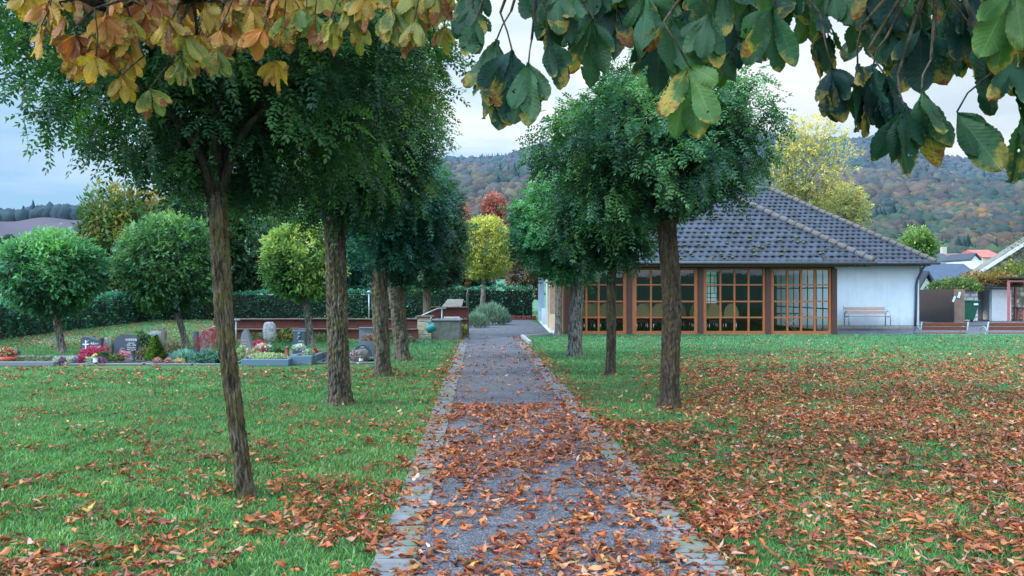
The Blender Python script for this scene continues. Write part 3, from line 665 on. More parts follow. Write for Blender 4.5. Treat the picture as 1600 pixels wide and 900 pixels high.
for v,t,c in parts: Vs.append(v);Ts.append(t+nb);Cs.append(c);nb+=len(v)
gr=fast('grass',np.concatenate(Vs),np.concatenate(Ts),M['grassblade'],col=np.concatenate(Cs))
tag(gr,'short green lawn grass on both sides of the path','grass',kind='stuff')
# ------------------------------------------------------------------ fallen leaves
LC=np.array([(.40,.13,.04),(.45,.19,.075),(.26,.075,.035),(.45,.27,.16),(.17,.06,.04),(.40,.25,.19),(.31,.11,.07),(.42,.26,.07)])
LP=[.26,.22,.17,.08,.12,.06,.07,.02]
def leaf_templates():
    r=np.random.default_rng(88); out_=[]
    for k in range(10):
        nu,nv=5,7; t=np.linspace(0,1,nv); u=np.linspace(-1,1,nu); T,U=np.meshgrid(t,u,indexing='ij')
        w=np.sin(PI*np.clip(t,.02,.98)**1.35)**.8*r.uniform(.13,.25); w[0]=.02; w[-1]=.012
        curl=r.uniform(.8,3.4); bend=r.uniform(-1.9,1.9); tw=r.uniform(-2.2,2.2)
        ang=U*curl*.6; x=np.sin(ang)/max(curl*.6,.1)*w[:,None]; z=(1-np.cos(ang))/max(curl*.6,.1)*w[:,None]
        x=x*(1+.15*r.normal(size=x.shape)*(np.abs(U)>.9))
        z=z+.10*np.sin(T*PI*1.1)*bend*.5+.03*r.normal(size=z.shape)+tw*U*w[:,None]*(T-.5)
        y=T-.5
        if r.uniform()<.5: z=-z
        P=np.stack([x,y,z],2).reshape(-1,3); P[:,2]-=np.percentile(P[:,2],12)
        i=np.arange(nv-1)[:,None]; j=np.arange(nu-1)[None,:]
        Fq=np.stack([i*nu+j,i*nu+j+1,(i+1)*nu+j+1,(i+1)*nu+j],2).reshape(-1,4)
        shade=(1-.35*np.abs(T-.5)*2*r.uniform(.2,1)).reshape(-1)
        out_.append((P,Fq,shade))
    return out_
TPL=leaf_templates()
def ldens(X,Y):
    c=cx(Y); rel=X-c; n1=vn(X,Y,2.2,1); n2=vn(X,Y,6,2); n3=vn(X,Y*1.6,13,3)
    path=np.where(Y<11.2,205*np.clip(.52+.28*n1+.42*n3+.22*n2,.0,1.3)*np.interp(Y,[4,6,7.5,11.2],[.95,1.05,1.25,1.0]),np.where(Y<14,7,np.where(Y<24,5,1.5)))
    edgeL=np.exp(-((rel+1.0)/.16)**2)*np.interp(Y,[4,11,12,14.5,16,24],[70,60,50,110,60,25])*np.clip(.5+.6*n2,0,1.5)
    edgeR=np.exp(-((rel-1.0)/.25)**2)*np.interp(Y,[4,11,14,24],[120,120,60,25])*np.clip(.7+.4*n2,0,1.5)
    lf=np.interp(Y,[4,5.5,7,9,12,16,20],[215,130,55,28,14,7,2])*np.clip(.45+.55*n1+.45*n2+.3*n3,0.02,2)
    lf=lf*np.interp(-rel,[1,1.7,3,6],[1.5,1.25,1.0,.7])
    lf=lf+np.where((Y>13)&(Y<16.3),26*np.clip(n2+.15,0,1),0)
    dx=rel
    rt=1.75*np.interp(Y,[4,6,9,13,17,19.5,22,26],[170,165,140,62,24,9,2,1])*np.clip(.72+.3*n1+.3*n2+.3*n3,.05,1.6)
    gap=np.interp(dx,[1.0,1.5,2.2,3.2,4.5],[1.1,.8,.55,.75,1.0]); gap=np.where(Y>9.5,np.interp(dx-(Y-9.5)*.12,[1,1.8,3.2],[.06,.16,1]),gap)
    rt=rt*gap; lf=lf+np.where((Y>22)&(X<-8),14*np.clip(.5+.6*n1,0,2),0)
    D=np.where(np.abs(rel)<1.0,path,np.where(rel<0,lf,rt))+edgeL+edgeR
    return np.where((Y>28)&(X>-6),0,D)
def sample_leaves(n,seed,y0,y1):
    r=np.random.default_rng(seed); Y=np.sqrt(r.uniform(y0**2,y1**2,n)); X=Y*r.uniform(-.74,.74,n)
    area=.74*(y1**2-y0**2); D=ldens(X,Y)*3.7; k=r.uniform(size=n)<D*area/n
    return X[k],Y[k]
X,Y=sample_leaves(420000,201,3.5,14); X2,Y2=sample_leaves(160000,202,14,28); X3,Y3=sample_leaves(90000,205,28,43); k3=X3<-6; X3=X3[k3]; Y3=Y3[k3]; X=np.concatenate([X,X2,X3]);Y=np.concatenate([Y,Y2,Y3])
for (tx,ty) in ((X_(386,6.1),6.1),(X_(531,11.2),11.2),(X_(1046,10.8),10.8)):
    k=(X-tx)**2+(Y-ty)**2>.16**2; X=X[k];Y=Y[k]
order=np.argsort(Y); X=X[order];Y=Y[order]
infr=(Y>4.55)&(np.abs(X)<Y*.64)
sel=np.where(infr)[0][:300]; mask=np.ones(len(X),bool); mask[sel]=False
def rotm(r,n,flat):
    a=r.uniform(0,2*PI,n); t1=r.normal(size=n)*flat; t2=r.normal(size=n)*flat
    ca,sa=np.cos(a),np.sin(a); z=0*a; o=z+1
    Rz=np.stack([ca,-sa,z,sa,ca,z,z,z,o],1).reshape(-1,3,3)
    Rx=np.stack([o,z,z,z,np.cos(t1),-np.sin(t1),z,np.sin(t1),np.cos(t1)],1).reshape(-1,3,3)
    Ry=np.stack([np.cos(t2),z,np.sin(t2),z,o,z,-np.sin(t2),z,np.cos(t2)],1).reshape(-1,3,3)
    return Rx@Ry@Rz
r=np.random.default_rng(203); XX=X[mask];YY=Y[mask]; n=len(XX); print('litter leaves',n)
rot=rotm(r,n,.27); size=r.uniform(.035,.098,n)*(1+.25*(r.uniform(size=n)<.1))*np.where(YY>14,1.2,1); zb=np.where(onpath(XX,YY,.0),.014,.022+r.uniform(0,.02,n))
ti=r.integers(0,10,n); cc=LC[r.choice(8,n,p=LP)]*np.exp(r.normal(size=(n,1))*.3)*np.array([.98,.86,.92])
Vs=[];Fs=[];Cs=[];nb=0
for k in range(10):
    m_=ti==k; P,Fq,sh=TPL[k]; q=m_.sum()
    v=np.einsum('nij,vj->nvi',rot[m_],P)*size[m_][:,None,None]; 
    v[...,2]-=np.minimum(0,v[...,2].min(1))[:,None]*.8
    v+=np.stack([XX[m_],YY[m_],zb[m_]],1)[:,None,:]
    Vs.append(v.reshape(-1,3)); Fs.append((Fq[None]+np.arange(q)[:,None,None]*len(P)).reshape(-1,4)+nb); nb+=q*len(P)
    Cs.append((cc[m_][:,None,:]*sh[None,:,None]).reshape(-1,3))
lt=fast('leaf_litter',np.concatenate(Vs),np.concatenate(Fs),M['litter'],col=np.concatenate(Cs),smooth=True)
tag(lt,'orange brown carpet of fallen leaves over path and lawn','leaves',kind='stuff')
protos=[]
for k in range(10):
    P,Fq,sh=TPL[k]
    for c in range(3):
        me=None; col=LC[(k*3+c)%8][None]*sh[:,None]*(.55+.3*c)
        o=fast('fallen_leaf',P,Fq,M['litter'],col=col,smooth=True); protos.append(o)
LBL='curled orange brown fallen leaf lying at the very front of the picture'
for q,i_ in enumerate(sel):
    o=protos[q] if q<len(protos) else protos[q%len(protos)].copy()
    if q>=len(protos): C.objects.link(o)
    s_=random.uniform(.055,.12); o.scale=(s_,s_,s_); o.rotation_euler=(random.gauss(0,.2),random.gauss(0,.2),random.uniform(0,6.28))
    o.location=(X[i_],Y[i_],.022 if not onpath(X[i_:i_+1],Y[i_:i_+1])[0] else .016)
    tag(o,LBL,'leaf','fallen leaves nearest the viewer')
# ------------------------------------------------------------------ far woods
def wood(name,label,n,y0,y1,pxr,size,pal,probs,seed,nq,haze,accept=None):
    r=np.random.default_rng(seed); Y=np.sqrt(r.uniform(y0**2,y1**2,n)); px=r.uniform(pxr[0],pxr[1],n); X=(px-800)*Y/F
    if accept is not None:
        k=accept(px,Y,r); X=X[k];Y=Y[k];px=px[k]
    n=len(X); Z=terr(X,Y); s=size*r.uniform(.7,1.35,n)
    nzn=vn(X,Y,.02,seed+1); sc0=vn(X,Y*.6,.022,seed+2)*.9+vn(X,Y,.06,seed+3)*.35+r.normal(size=n)*.55; rk=np.argsort(np.argsort(sc0))/max(n,1); order_=np.array([0,6,2,5,1,4,3,7]) if len(pal)==8 else np.arange(len(pal)); cum=np.cumsum(np.array(probs)[order_]); pi=order_[np.minimum(np.searchsorted(cum,rk),len(pal)-1)]; c=np.array(pal)[pi]*r.uniform(.75,1.25,(n,1))
    c=c*(1+.18*np.clip(nzn,-1,1))[:,None]
    con=(pi==len(pal)-1)   # conifers: last palette entry
    import bmesh
    bm=bmesh.new(); bmesh.ops.create_icosphere(bm,subdivisions=nq,radius=1); bm.verts.ensure_lookup_table()
    d0=np.array([v.co[:] for v in bm.verts]); F0=np.array([[q.index for q in f.verts] for f in bm.faces]); bm.free()
    keepf=(d0[F0][:,:,2].mean(1)>-.35); F0=F0[keepf]; m=len(d0)
    w_=np.where(con,s*.27,s*.56)[:,None]; h_=np.where(con,s*1.0,s*r.uniform(.5,.72,n))[:,None]
    ph=r.uniform(0,6.28,(n,6)); dx,dy,dz=d0[None,:,0],d0[None,:,1],d0[None,:,2]
    bumpy=1+.16*np.sin(dx*4+ph[:,0:1])*np.sin(dy*4+ph[:,1:2])+.12*np.sin(dz*6+dx*5+ph[:,2:3])+.06*r.normal(size=(n,m))
    tp=np.where(con[:,None],np.clip(1-.8*dz,.05,1.6),1.0)
    V=np.stack([X[:,None]+dx*w_*bumpy*tp,Y[:,None]+dy*w_*bumpy*tp,(Z+s*.15)[:,None]+dz*h_*bumpy],2).reshape(-1,3)
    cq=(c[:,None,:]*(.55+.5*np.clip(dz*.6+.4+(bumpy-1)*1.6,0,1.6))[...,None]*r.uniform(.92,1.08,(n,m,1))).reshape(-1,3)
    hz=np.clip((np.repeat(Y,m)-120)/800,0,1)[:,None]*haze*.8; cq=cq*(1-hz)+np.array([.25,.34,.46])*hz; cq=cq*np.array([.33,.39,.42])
    Fq=(F0[None]+(np.arange(n)*m)[:,None,None]).reshape(-1,3)
    o=fast(name,V,Fq,M['farleaf'],col=cq,smooth=True); tag(o,label,'woodland',kind='stuff'); return o
AUT=[(.30,.16,.08),(.22,.13,.09),(.32,.22,.09),(.13,.17,.07),(.10,.13,.09),(.19,.15,.11),(.48,.22,.05),(.05,.085,.06)]
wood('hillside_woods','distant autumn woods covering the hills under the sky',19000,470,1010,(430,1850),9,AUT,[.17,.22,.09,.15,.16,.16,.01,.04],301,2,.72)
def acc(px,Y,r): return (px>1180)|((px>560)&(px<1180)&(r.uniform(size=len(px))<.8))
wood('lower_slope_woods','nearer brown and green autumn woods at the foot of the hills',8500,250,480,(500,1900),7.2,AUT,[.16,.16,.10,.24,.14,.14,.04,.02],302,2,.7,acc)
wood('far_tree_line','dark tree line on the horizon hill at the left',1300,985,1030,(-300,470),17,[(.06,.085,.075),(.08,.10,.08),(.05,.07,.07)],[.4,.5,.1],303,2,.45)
wood('field_hedgerow','low hedgerow trees between the distant fields at the left',90,520,600,(-200,430),7,[(.08,.13,.06),(.12,.13,.06),(.05,.08,.05)],[.5,.4,.1],304,2,.3)
# ------------------------------------------------------------------ hall with glazed pavilion
M['white']=simple('white_render',(.55,.64,.74),(.50,.59,.69),2.5,.9,.25,.004,c3=(.44,.52,.60),s3=.7)
def whitewall():
    m,nt=mat('weathered_white_render'); co=coords(nt); g_=nd(nt,'ShaderNodeNewGeometry'); sp=nd(nt,'ShaderNodeSeparateXYZ'); L(nt,g_.outputs['Position'],sp.inputs[0])
    n=noise(nt,co,2.2,6,.65); n2=noise(nt,coords(nt,(6,6,.35)),1.6,5,.6); n3=noise(nt,co,30,4,.7)
    col=ramp(nt,n,[(.35,(.52,.61,.71)),(.65,(.58,.67,.76))])
    col=mix(nt,col,(.40,.46,.52),math_(nt,'MULTIPLY',ramp(nt,n2,[(.5,0.0),(.7,1.0)]),.35))
    low=math_(nt,'MULTIPLY',ramp(nt,math_(nt,'ADD',sp.outputs[2],math_(nt,'MULTIPLY',n,.5)),[(.25,1.0),(.75,0.0)]),.55); col=mix(nt,col,(.27,.29,.26),low)
    p=nd(nt,'ShaderNodeBsdfPrincipled'); p.inputs['Roughness'].default_value=.92; L(nt,col,p.inputs['Base Color']); L(nt,bump(nt,n3,.25,.004),p.inputs['Normal']); out(nt,p.outputs[0]); return m
M['white']=whitewall()
M['timber']=simple('orange_brown_timber',(.40,.125,.045),(.29,.085,.032),5,.5,.25,.004,stretch=(6,6,1))
M['timber_dark']=simple('dark_red_timber',(.085,.03,.026),(.055,.02,.02),5,.55,.2,.004,stretch=(5,5,1))
M['board']=simple('orange_boards',(.42,.16,.06),(.32,.11,.04),5,.6,.3,.005,stretch=(6,6,1))
M['dkmetal']=simple('zinc_gutter',(.06,.075,.09),(.09,.10,.12),8,.5,.1,metal=.3)
M['stonecol']=simple('beige_stone',(.45,.37,.28),(.33,.27,.20),9,.9,.5)
M['int_green']=simple('dark_green_curtain',(.09,.15,.06),(.05,.10,.045),3,.9,.5,.03,stretch=(7,7,.5))
M['int_floor']=simple('tiled_floor',(.62,.62,.66),(.52,.52,.56),4,.35,.05)
M['int_ceil']=simple('ceiling_boards',(.16,.10,.07),(.12,.08,.06),3,.8,.1)
M['wood_gold']=simple('golden_beech',(.36,.25,.10),(.30,.20,.08),4,.45,.1,stretch=(1,1,4))
M['chrome']=simple('brushed_steel',(.65,.67,.7),(.5,.52,.55),20,.28,.05,metal=1)
M['black']=simple('black_fabric',(.02,.02,.025),(.03,.03,.035),20,.8,.1)
def glassmat():
    m,nt=mat('window_glass'); t=nd(nt,'ShaderNodeBsdfTransparent'); t.inputs[0].default_value=(.86,.90,.88,1)
    g=nd(nt,'ShaderNodeBsdfGlossy'); g.inputs['Roughness'].default_value=.02; g.inputs[0].default_value=(.9,.95,1,1)
    f=nd(nt,'ShaderNodeLayerWeight'); f.inputs[0].default_value=.5
    co=coords(nt); L(nt,bump(nt,noise(nt,co,2.2,2,.5),.04,.02),g.inputs['Normal'])
    s=nd(nt,'ShaderNodeMixShader'); L(nt,math_(nt,'ADD',math_(nt,'MULTIPLY',math_(nt,'POWER',f.outputs[1],4.0),.6),.05),s.inputs[0]); L(nt,t.outputs[0],s.inputs[1]); L(nt,g.outputs[0],s.inputs[2]); out(nt,s.outputs[0]); return m
M['glass']=glassmat()
def tilemat():
    m,nt=mat('glazed_roof_tile'); a=nd(nt,'ShaderNodeVertexColor'); a.layer_name='Col'; co=coords(nt)
    n=noise(nt,co,1.2,5,.65); n2=noise(nt,co,25,5,.7)
    col=mix(nt,a.outputs[0],ramp(nt,n,[(.3,.75),(.7,1.3)]),1.0,'MULTIPLY'); col=mix(nt,col,(.10,.12,.15),ramp(nt,n2,[(.60,0.0),(.74,.4)]))
    p=nd(nt,'ShaderNodeBsdfPrincipled'); p.inputs['Roughness'].default_value=.5; p.inputs['Specular IOR Level'].default_value=.35
    L(nt,col,p.inputs['Base Color']); L(nt,bump(nt,n2,.3,.006),p.inputs['Normal']); out(nt,p.outputs[0]); return m
M['tile']=tilemat()
M['ridge']=simple('lichen_ridge_tile',(.06,.063,.07),(.13,.11,.09),10,.85,.5,c3=(.10,.10,.12),s3=3)
def tiled_slope(name, o, ud, up, nrm, ln, run, ul, ur, root, seed, tw=.27, th=.34):
    """o eave start, ud along eave, up up-slope dir, ul(v),ur(v) u-limits at slope distance v"""
    r=np.random.default_rng(seed); o,ud,up,nrm=[np.array(q,float) for q in (o,ud,up,nrm)]
    Vs=[];Fs=[];Cs=[];nb=0; nc=int(run/th)+1
    for c in range(nc):
        v0=c*th; v1=min(v0+th*1.03,run)
        if v0>=run-.02: break
        nt_=int(ln/tw)+2; q=6; k=nt_*q+1; u=(np.arange(k)/q-1+(.5 if c%2 else 0))*tw
        ph=(np.arange(k)%q)/q; prof=.016*np.cos(2*PI*ph)
        lip=.022*np.cos(2*PI*ph)   # scalloped lower edge
        jit=np.repeat(r.normal(size=nt_+1)*.006,q)[:k]
        rows=[(v0-.02,.052,1,.0),(v0,.058,1,1),(v0+th*.5,.03,1,.0),(v1,.008,1,0)]
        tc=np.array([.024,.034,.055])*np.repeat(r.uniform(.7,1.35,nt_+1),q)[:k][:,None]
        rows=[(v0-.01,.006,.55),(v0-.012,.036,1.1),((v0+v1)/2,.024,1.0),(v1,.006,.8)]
        for ri,(v,hh,sh) in enumerate(rows):
            lv=min(max(v,0),run); a,b=ul(lv),ur(lv)
            uc=np.clip(u,a,b)
            vv=v+ (lip if ri<2 else 0) + jit*0
            hgt=hh+ (prof if ri>0 else prof*.9) + jit
            P=o+uc[:,None]*ud+(vv*np.ones(k))[:,None]*up+hgt[:,None]*nrm
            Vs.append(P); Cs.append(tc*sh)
        i=np.arange(3)[:,None]; j=np.arange(k-1)[None,:]
        Fq=np.stack([i*k+j,i*k+j+1,(i+1)*k+j+1,(i+1)*k+j],2).reshape(-1,4)
        # drop collapsed faces
        vm=(v0+v1)/2; a,b=ul(vm),ur(vm); um=(u[:-1]+u[1:])/2; ok=(um>a-tw/q)&(um<b+tw/q); Fq=Fq.reshape(3,k-1,4)[:,ok].reshape(-1,4)
        Fs.append(Fq+nb); nb+=4*k
    o_=fast(name,np.concatenate(Vs),np.concatenate(Fs),M['tile'],root,col=np.concatenate(Cs)); return o_
hall=thing('hall_building','white rendered hall with grey hipped tile roof and glazed timber pavilion','building',(7.0,29.6,0))
YF=29.55; XL=1.95; XR=12.1; PH=2.62
YB=36.0; XW=18.62; YE=45.2; WH=2.85
ang=math.atan(.71); ca,sa=math.cos(ang),math.sin(ang)
# pavilion roof: ridge runs back from the front hip
ex0,ex1,ey,ez=1.15,13.25,28.85,2.70; half=(ex1-ex0)/2; xc=(ex0+ex1)/2; run=half/ca
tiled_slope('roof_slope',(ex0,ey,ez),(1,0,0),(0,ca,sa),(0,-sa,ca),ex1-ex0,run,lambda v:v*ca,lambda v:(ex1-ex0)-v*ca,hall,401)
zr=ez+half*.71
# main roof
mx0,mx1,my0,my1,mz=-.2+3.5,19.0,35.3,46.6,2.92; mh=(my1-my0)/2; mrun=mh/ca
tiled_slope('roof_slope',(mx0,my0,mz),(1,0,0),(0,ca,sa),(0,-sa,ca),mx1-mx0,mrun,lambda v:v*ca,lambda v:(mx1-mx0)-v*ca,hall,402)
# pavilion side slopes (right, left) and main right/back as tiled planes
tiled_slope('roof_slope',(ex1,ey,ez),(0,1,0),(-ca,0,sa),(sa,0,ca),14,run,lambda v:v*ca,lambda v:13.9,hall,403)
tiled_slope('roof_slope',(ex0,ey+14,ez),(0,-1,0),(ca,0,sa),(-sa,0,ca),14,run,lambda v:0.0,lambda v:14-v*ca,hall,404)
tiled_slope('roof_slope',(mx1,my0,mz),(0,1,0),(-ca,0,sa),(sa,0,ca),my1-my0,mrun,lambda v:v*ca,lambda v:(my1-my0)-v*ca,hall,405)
# underlay (dark boards) closing the roofs
M['under']=simple('roof_underside',(.05,.03,.02),(.04,.02,.015),4,.9,.1)
mb=MB(); e=.035
mb.add([(ex0,ey,ez-e),(ex1,ey,ez-e),(xc,ey+half,zr-e),(ex1,43,ez-e),(xc,43,zr-e),(ex0,43,ez-e)],[(0,1,2),(1,3,4,2),(0,2,4,5)])
zm=mz+mh*.71; ym=(my0+my1)/2
mb.add([(mx0,my0,mz-e),(mx1,my0,mz-e),(mx1-mh,ym,zm-e),(mx0+mh,ym,zm-e),(mx1,my1,mz-e),(mx0,my1,mz-e)],[(0,1,2,3),(1,4,2),(4,5,3,2),(5,0,3)])
mb.build('roof_boarding',M['under'],hall)
# hip & ridge tiles
rr_=random.Random(4)
def ridge(a,b,step=.36,rad=.11):
    mb=MB()
    a=Vector(a);b=Vector(b); n=int((b-a).length/step); t=(b-a).normalized()
    for k in range(n):
        p=a+(b-a)*(k/n); q=a+(b-a)*((k+1.12)/n); j=Vector((0,0,rr_.uniform(-.008,.008)))
        mb.tube([p+j,p.lerp(q,.12)+j,q+j+Vector((0,0,-.015))],[rad*1.12,rad*1.1,rad*.88],8)
    mb.build('ridge_tiles',M['ridge'],hall)
ridge((ex1,ey,ez+.06),(xc,ey+half,zr+.06)); ridge((ex0,ey,ez+.06),(xc,ey+half,zr+.06)); ridge((xc,ey+half,zr+.06),(xc,40,zr+.06))
ridge((mx1,my0,mz+.06),(mx1-mh,ym,zm+.06)); ridge((mx0+mh,ym,zm+.06),(mx1-mh,ym,zm+.06)); ridge((mx1,my1,mz+.06),(mx1-mh,ym,zm+.06))
# yellow leaf and moss spots on the pavilion roof
M['moss']=simple('roof_moss',(.12,.14,.035),(.06,.085,.03),30,.95,.5)
for k in range(110):
    v=abs(rr_.gauss(0,2.6))+.1; u=rr_.uniform(4.5,11.6)-v*.3
    if v>run*.9 or u>(ex1-ex0)-v*ca-.4 or u<v*ca: continue
    s=rr_.uniform(.025,.075); c=Vector((ex0+u,ey+v*ca-.02,ez+v*sa+.055))
    mb=MB(); mb.lathe(c,[(s*.9,-.02),(s*1.1,.0),(s*.7,.025),(s*.2,.04)],7); mb.build('moss_tuft',M['moss'],hall)
# gutters, fascia
mb=MB()
mb.tube([(ex0-.1,ey-.07,ez-.03),(ex1+.05,ey-.07,ez-.05)],.062,10); mb.tube([(mx1-5.9,my0-.07,mz-.03),(mx1+.15,my0-.07,mz-.04)],.062,10); mb.tube([(ex1+.07,ey-.05,ez-.04),(ex1+.07,35.2,ez-.04)],.06,8)
mb.build('gutter',M['dkmetal'],hall)
mb=MB(); mb.tube([(18.55,my0-.05,mz-.09),(18.52,my0+.25,mz-.3),(XW-.13,YB-.09,2.15),(XW-.17,YB-.09,1.9),(XW-.22,YB-.09,.02)],.055,10); mb.build('downpipe',M['dkmetal'],hall)
mb=MB()
mb.bb(ex0+.15,ex1-.1,ey+.05,ey+.09,ez-.17,ez-.02); mb.bb(XL,XR,YF-.02,YF+.14,PH-.14,PH+.02)
for k in range(2): mb.box((12.55+.45*k,29.3+.0*k,2.60),(.10,1.0,.12))
mb.bb(XR+.02,mx1-.2,my0+.05,my0+.09,mz-.16,mz-.03)
mb.bb(XR+.16,XW+.4,my0+.10,YB-.02,mz-.09,mz-.06); mb.bb(ex0+.2,XR+1,ey+.10,YF-.03,ez-.10,ez-.06)
mb.build('eaves_board',M['timber_dark'],hall)
# white walls
mb=MB()
mb.bb(XR+.02,XW,YB,YB+.3,-.45,WH)
mb.bb(XW-.3,XW,YB+.3,YE,-.1,WH)
mb.bb(1.95,10.95,YE-.3,YE,-.1,WH); mb.bb(11.75,XW-.3,YE-.3,YE,-.1,WH); mb.bb(10.95,11.75,YE-.3,YE,-.1,.95)
mb.bb(1.97,2.2,36.0,YE-.3,-.1,WH)
mb.build('wall',M['white'],hall)
mb=MB(); mb.bb(XR+.1,XW+.02,YB-.03,YB,-.3,.08); mb.build('plinth',simple('plinth_render',(.30,.29,.30),(.2,.2,.2),6,.9,.3),hall)
# left side: white pilasters, beige stone piers, orange boards
mb=MB(); mb.bb(1.45,1.95,38.0,38.3,.0,.8); mb.build('buttress',M['white'],hall)
mb=MB(); mb.bb(1.45,1.75,43.2,43.6,.55,2.9); mb.add([(1.45,43.2,.55),(1.45,43.6,.55),(1.45,43.6,0),(1.45,42.7,0),(1.75,43.2,.55),(1.75,42.7,0),(1.75,43.6,0),(1.75,43.6,.55)],[(0,3,5,4),(0,1,2,3),(4,5,6,7)])
mb.build('buttress',M['white'],hall)
mb=MB(); mb.bb(1.7,1.93,37.6,38,0,2.6); mb.build('stone_pier',M['stonecol'],hall)
mb=MB(); mb.bb(1.62,1.93,33.9,34.3,0,2.6); mb.bb(1.58,1.93,34.3,36.0,0,.62)
mb.add([(1.60,32.0,0),(1.60,33.9,0),(1.62,33.9,.65),(1.93,32.0,0),(1.93,33.9,.65)],[(0,1,2),(0,2,4,3)])
mb.build('stone_pier',M['stonecol'],hall)
mb=MB()
for k in range(12): mb.bb(1.93,1.985,29.75+k*.35,29.75+k*.35+.335,.05,2.6)
mb.build('side_boarding',M['board'],hall)
mb=MB(); mb.bb(1.99,2.04,29.7,36,-.1,2.62); mb.build('inner_lining',M['int_green'],hall)
# posts
pp=[X_(886,YF),X_(983.5,YF),X_(1094.5,YF),X_(1200,YF),X_(1303,YF)]
for i,x in enumerate(pp):
    mb=MB(); mb.bb(x-.10,x+.10,YF-.06,YF+.12,-.02,PH-.14,bevel=.008); mb.build('post',M['timber_dark'],hall)
# glazed panels
for i in range(4):
    x0,x1=pp[i]+.10,pp[i+1]-.10; fw=.17 if i<2 else .12
    fr=MB(); z0,z1=.0,PH-.14
    fr.bb(x0,x0+fw,YF,YF+.08,z0,z1); fr.bb(x1-fw*.8,x1,YF,YF+.08,z0,z1)
    a,b=x0+fw,x1-fw*.8; fr.bb(a,b,YF,YF+.08,z0,z0+.13); fr.bb(a,b,YF+.002,YF+.08,z1-.06,z1)
    n=4 if i else 4
    for k in range(1,n):
        x=a+(b-a)*k/n; fr.bb(x-.035,x+.035,YF+.01,YF+.07,z0+.13,z1-.06)
    for zz in (Z_(445,YF),Z_(471,YF),Z_(496,YF)):
        for k in range(n):
            xa=a+(b-a)*k/n+(.035 if k else 0); xb=a+(b-a)*(k+1)/n-(.035 if k<n-1 else 0); fr.bb(xa,xb,YF+.012,YF+.068,zz-.028,zz+.028)
    w=fr.build('window',M['timber'],hall)
    gl=MB(); gl.add([(a,YF+.04,z0+.13),(b,YF+.04,z0+.13),(b,YF+.04,z1-.06),(a,YF+.04,z1-.06)],[(0,1,2,3)]); gl.build('pane',M['glass'],w)
# right side glazing, tall narrow slots
for k in range(4):
    y0=29.75+k*1.58; fr=MB()
    fr.bb(XR-.07,XR-.01,y0,y0+.10,-.02,2.6); fr.bb(XR-.07,XR-.01,y0+1.48,y0+1.578,-.02,2.6)
    fr.bb(XR-.055,XR-.025,y0+.78,y0+.82,.1,2.5)
    fr.bb(XR-.075,XR-.005,y0+.10,y0+1.48,-.02,.1); fr.bb(XR-.075,XR-.005,y0+.10,y0+1.48,2.5,2.6)
    for zz in (.95,1.75): fr.bb(XR-.065,XR-.015,y0+.10,y0+1.48,zz-.02,zz+.02)
    w=fr.build('window',M['timber_dark'],hall)
    gl=MB(); gl.add([(XR-.04,y0+.1,.1),(XR-.04,y0+1.48,.1),(XR-.04,y0+1.48,2.5),(XR-.04,y0+.1,2.5)],[(0,1,2,3)]); gl.build('pane',M['glass'],w)
# interior
mb=MB(); mb.bb(2.04,XR-.1,YF+.13,YE-.3,-.2,.0); mb.bb(XR-.1,XW-.3,YB+.3,YE-.3,-.2,0); mb.build('interior_floor',M['int_floor'],hall)
mb=MB(); mb.bb(2.2,10.9,YE-.40,YE-.32,0,WH+.3); mb.bb(11.8,XW-.3,YE-.40,YE-.32,0,WH+.3); mb.bb(10.9,11.8,YE-.40,YE-.32,0,.95); mb.bb(XR+.2,XR+.26,YB+.32,YE-3,0,WH); mb.build('interior_wall',M['int_green'],hall)
mb=MB(); mb.bb(2.04,XR-.1,YF+.2,YE-.4,WH-.12,WH-.08); mb.build('interior_ceiling',M['int_ceil'],hall)
fr=MB()
for (u,v,w_,h) in ((0,0,.04,1.9),(.38,.0,.03,1.9),(.76,0,.04,1.9)): fr.bb(10.95+u,10.99+u,YE-.2,YE-.15,.95,2.85)
for z in (1.25,1.5,1.9,2.1,2.5): fr.bb(10.99,11.75,YE-.19,YE-.16,z,z+.035)
fr.bb(11.15,11.18,YE-.185,YE-.165,.95,1.9); fr.bb(11.55,11.58,YE-.185,YE-.165,1.5,2.5)
w=fr.build('leaded_window',M['black'],hall)
fg,nt=mat('frosted_glass'); tl=nd(nt,'ShaderNodeBsdfTranslucent'); tl.inputs[0].default_value=(.8,.88,.95,1); out(nt,tl.outputs[0]); M['frost']=fg
gl=MB(); gl.add([(10.95,YE-.1,.95),(11.75,YE-.1,.95),(11.75,YE-.1,2.85),(10.95,YE-.1,2.85)],[(0,1,2,3)]); gl.build('pane',M['frost'],w)
# chairs inside
def make_chair(x,y):
    t=thing('chair','x','chair',(x,y,0))
    mb=MB(); mb.box((x,y,.44),(.46,.42,.12),bevel=.02); mb.build('seat',M['black'],t)
    mb=MB(); n=14; pts=[(x-.24,.62)]+[(x-.24+.0*k,.62) for k in range(0)]
    pts=[(x+.30*math.cos(PI-PI*k/n),.58+.56*math.sin(PI*k/n)**.8 if 0<k<n else .58) for k in range(n+1)]
    mb.prism(pts,y-.24,y-.21); mb.build('backrest',M['wood_gold'],t)
    for sx in (-1,1):
        for sy in (-1,1):
            mb=MB(); mb.tube([(x+sx*.2,y+sy*.19,.44),(x+sx*.21,y+sy*.2,.0)],.022,6); mb.build('leg',M['chrome'],t)
    for sx in (-1,1):
        mb=MB(); mb.tube([(x+sx*.2,y-.2,.44),(x+sx*.2,y-.225,.66)],.014,6); mb.build('back_post',M['chrome'],t)
    return t
ch0=None
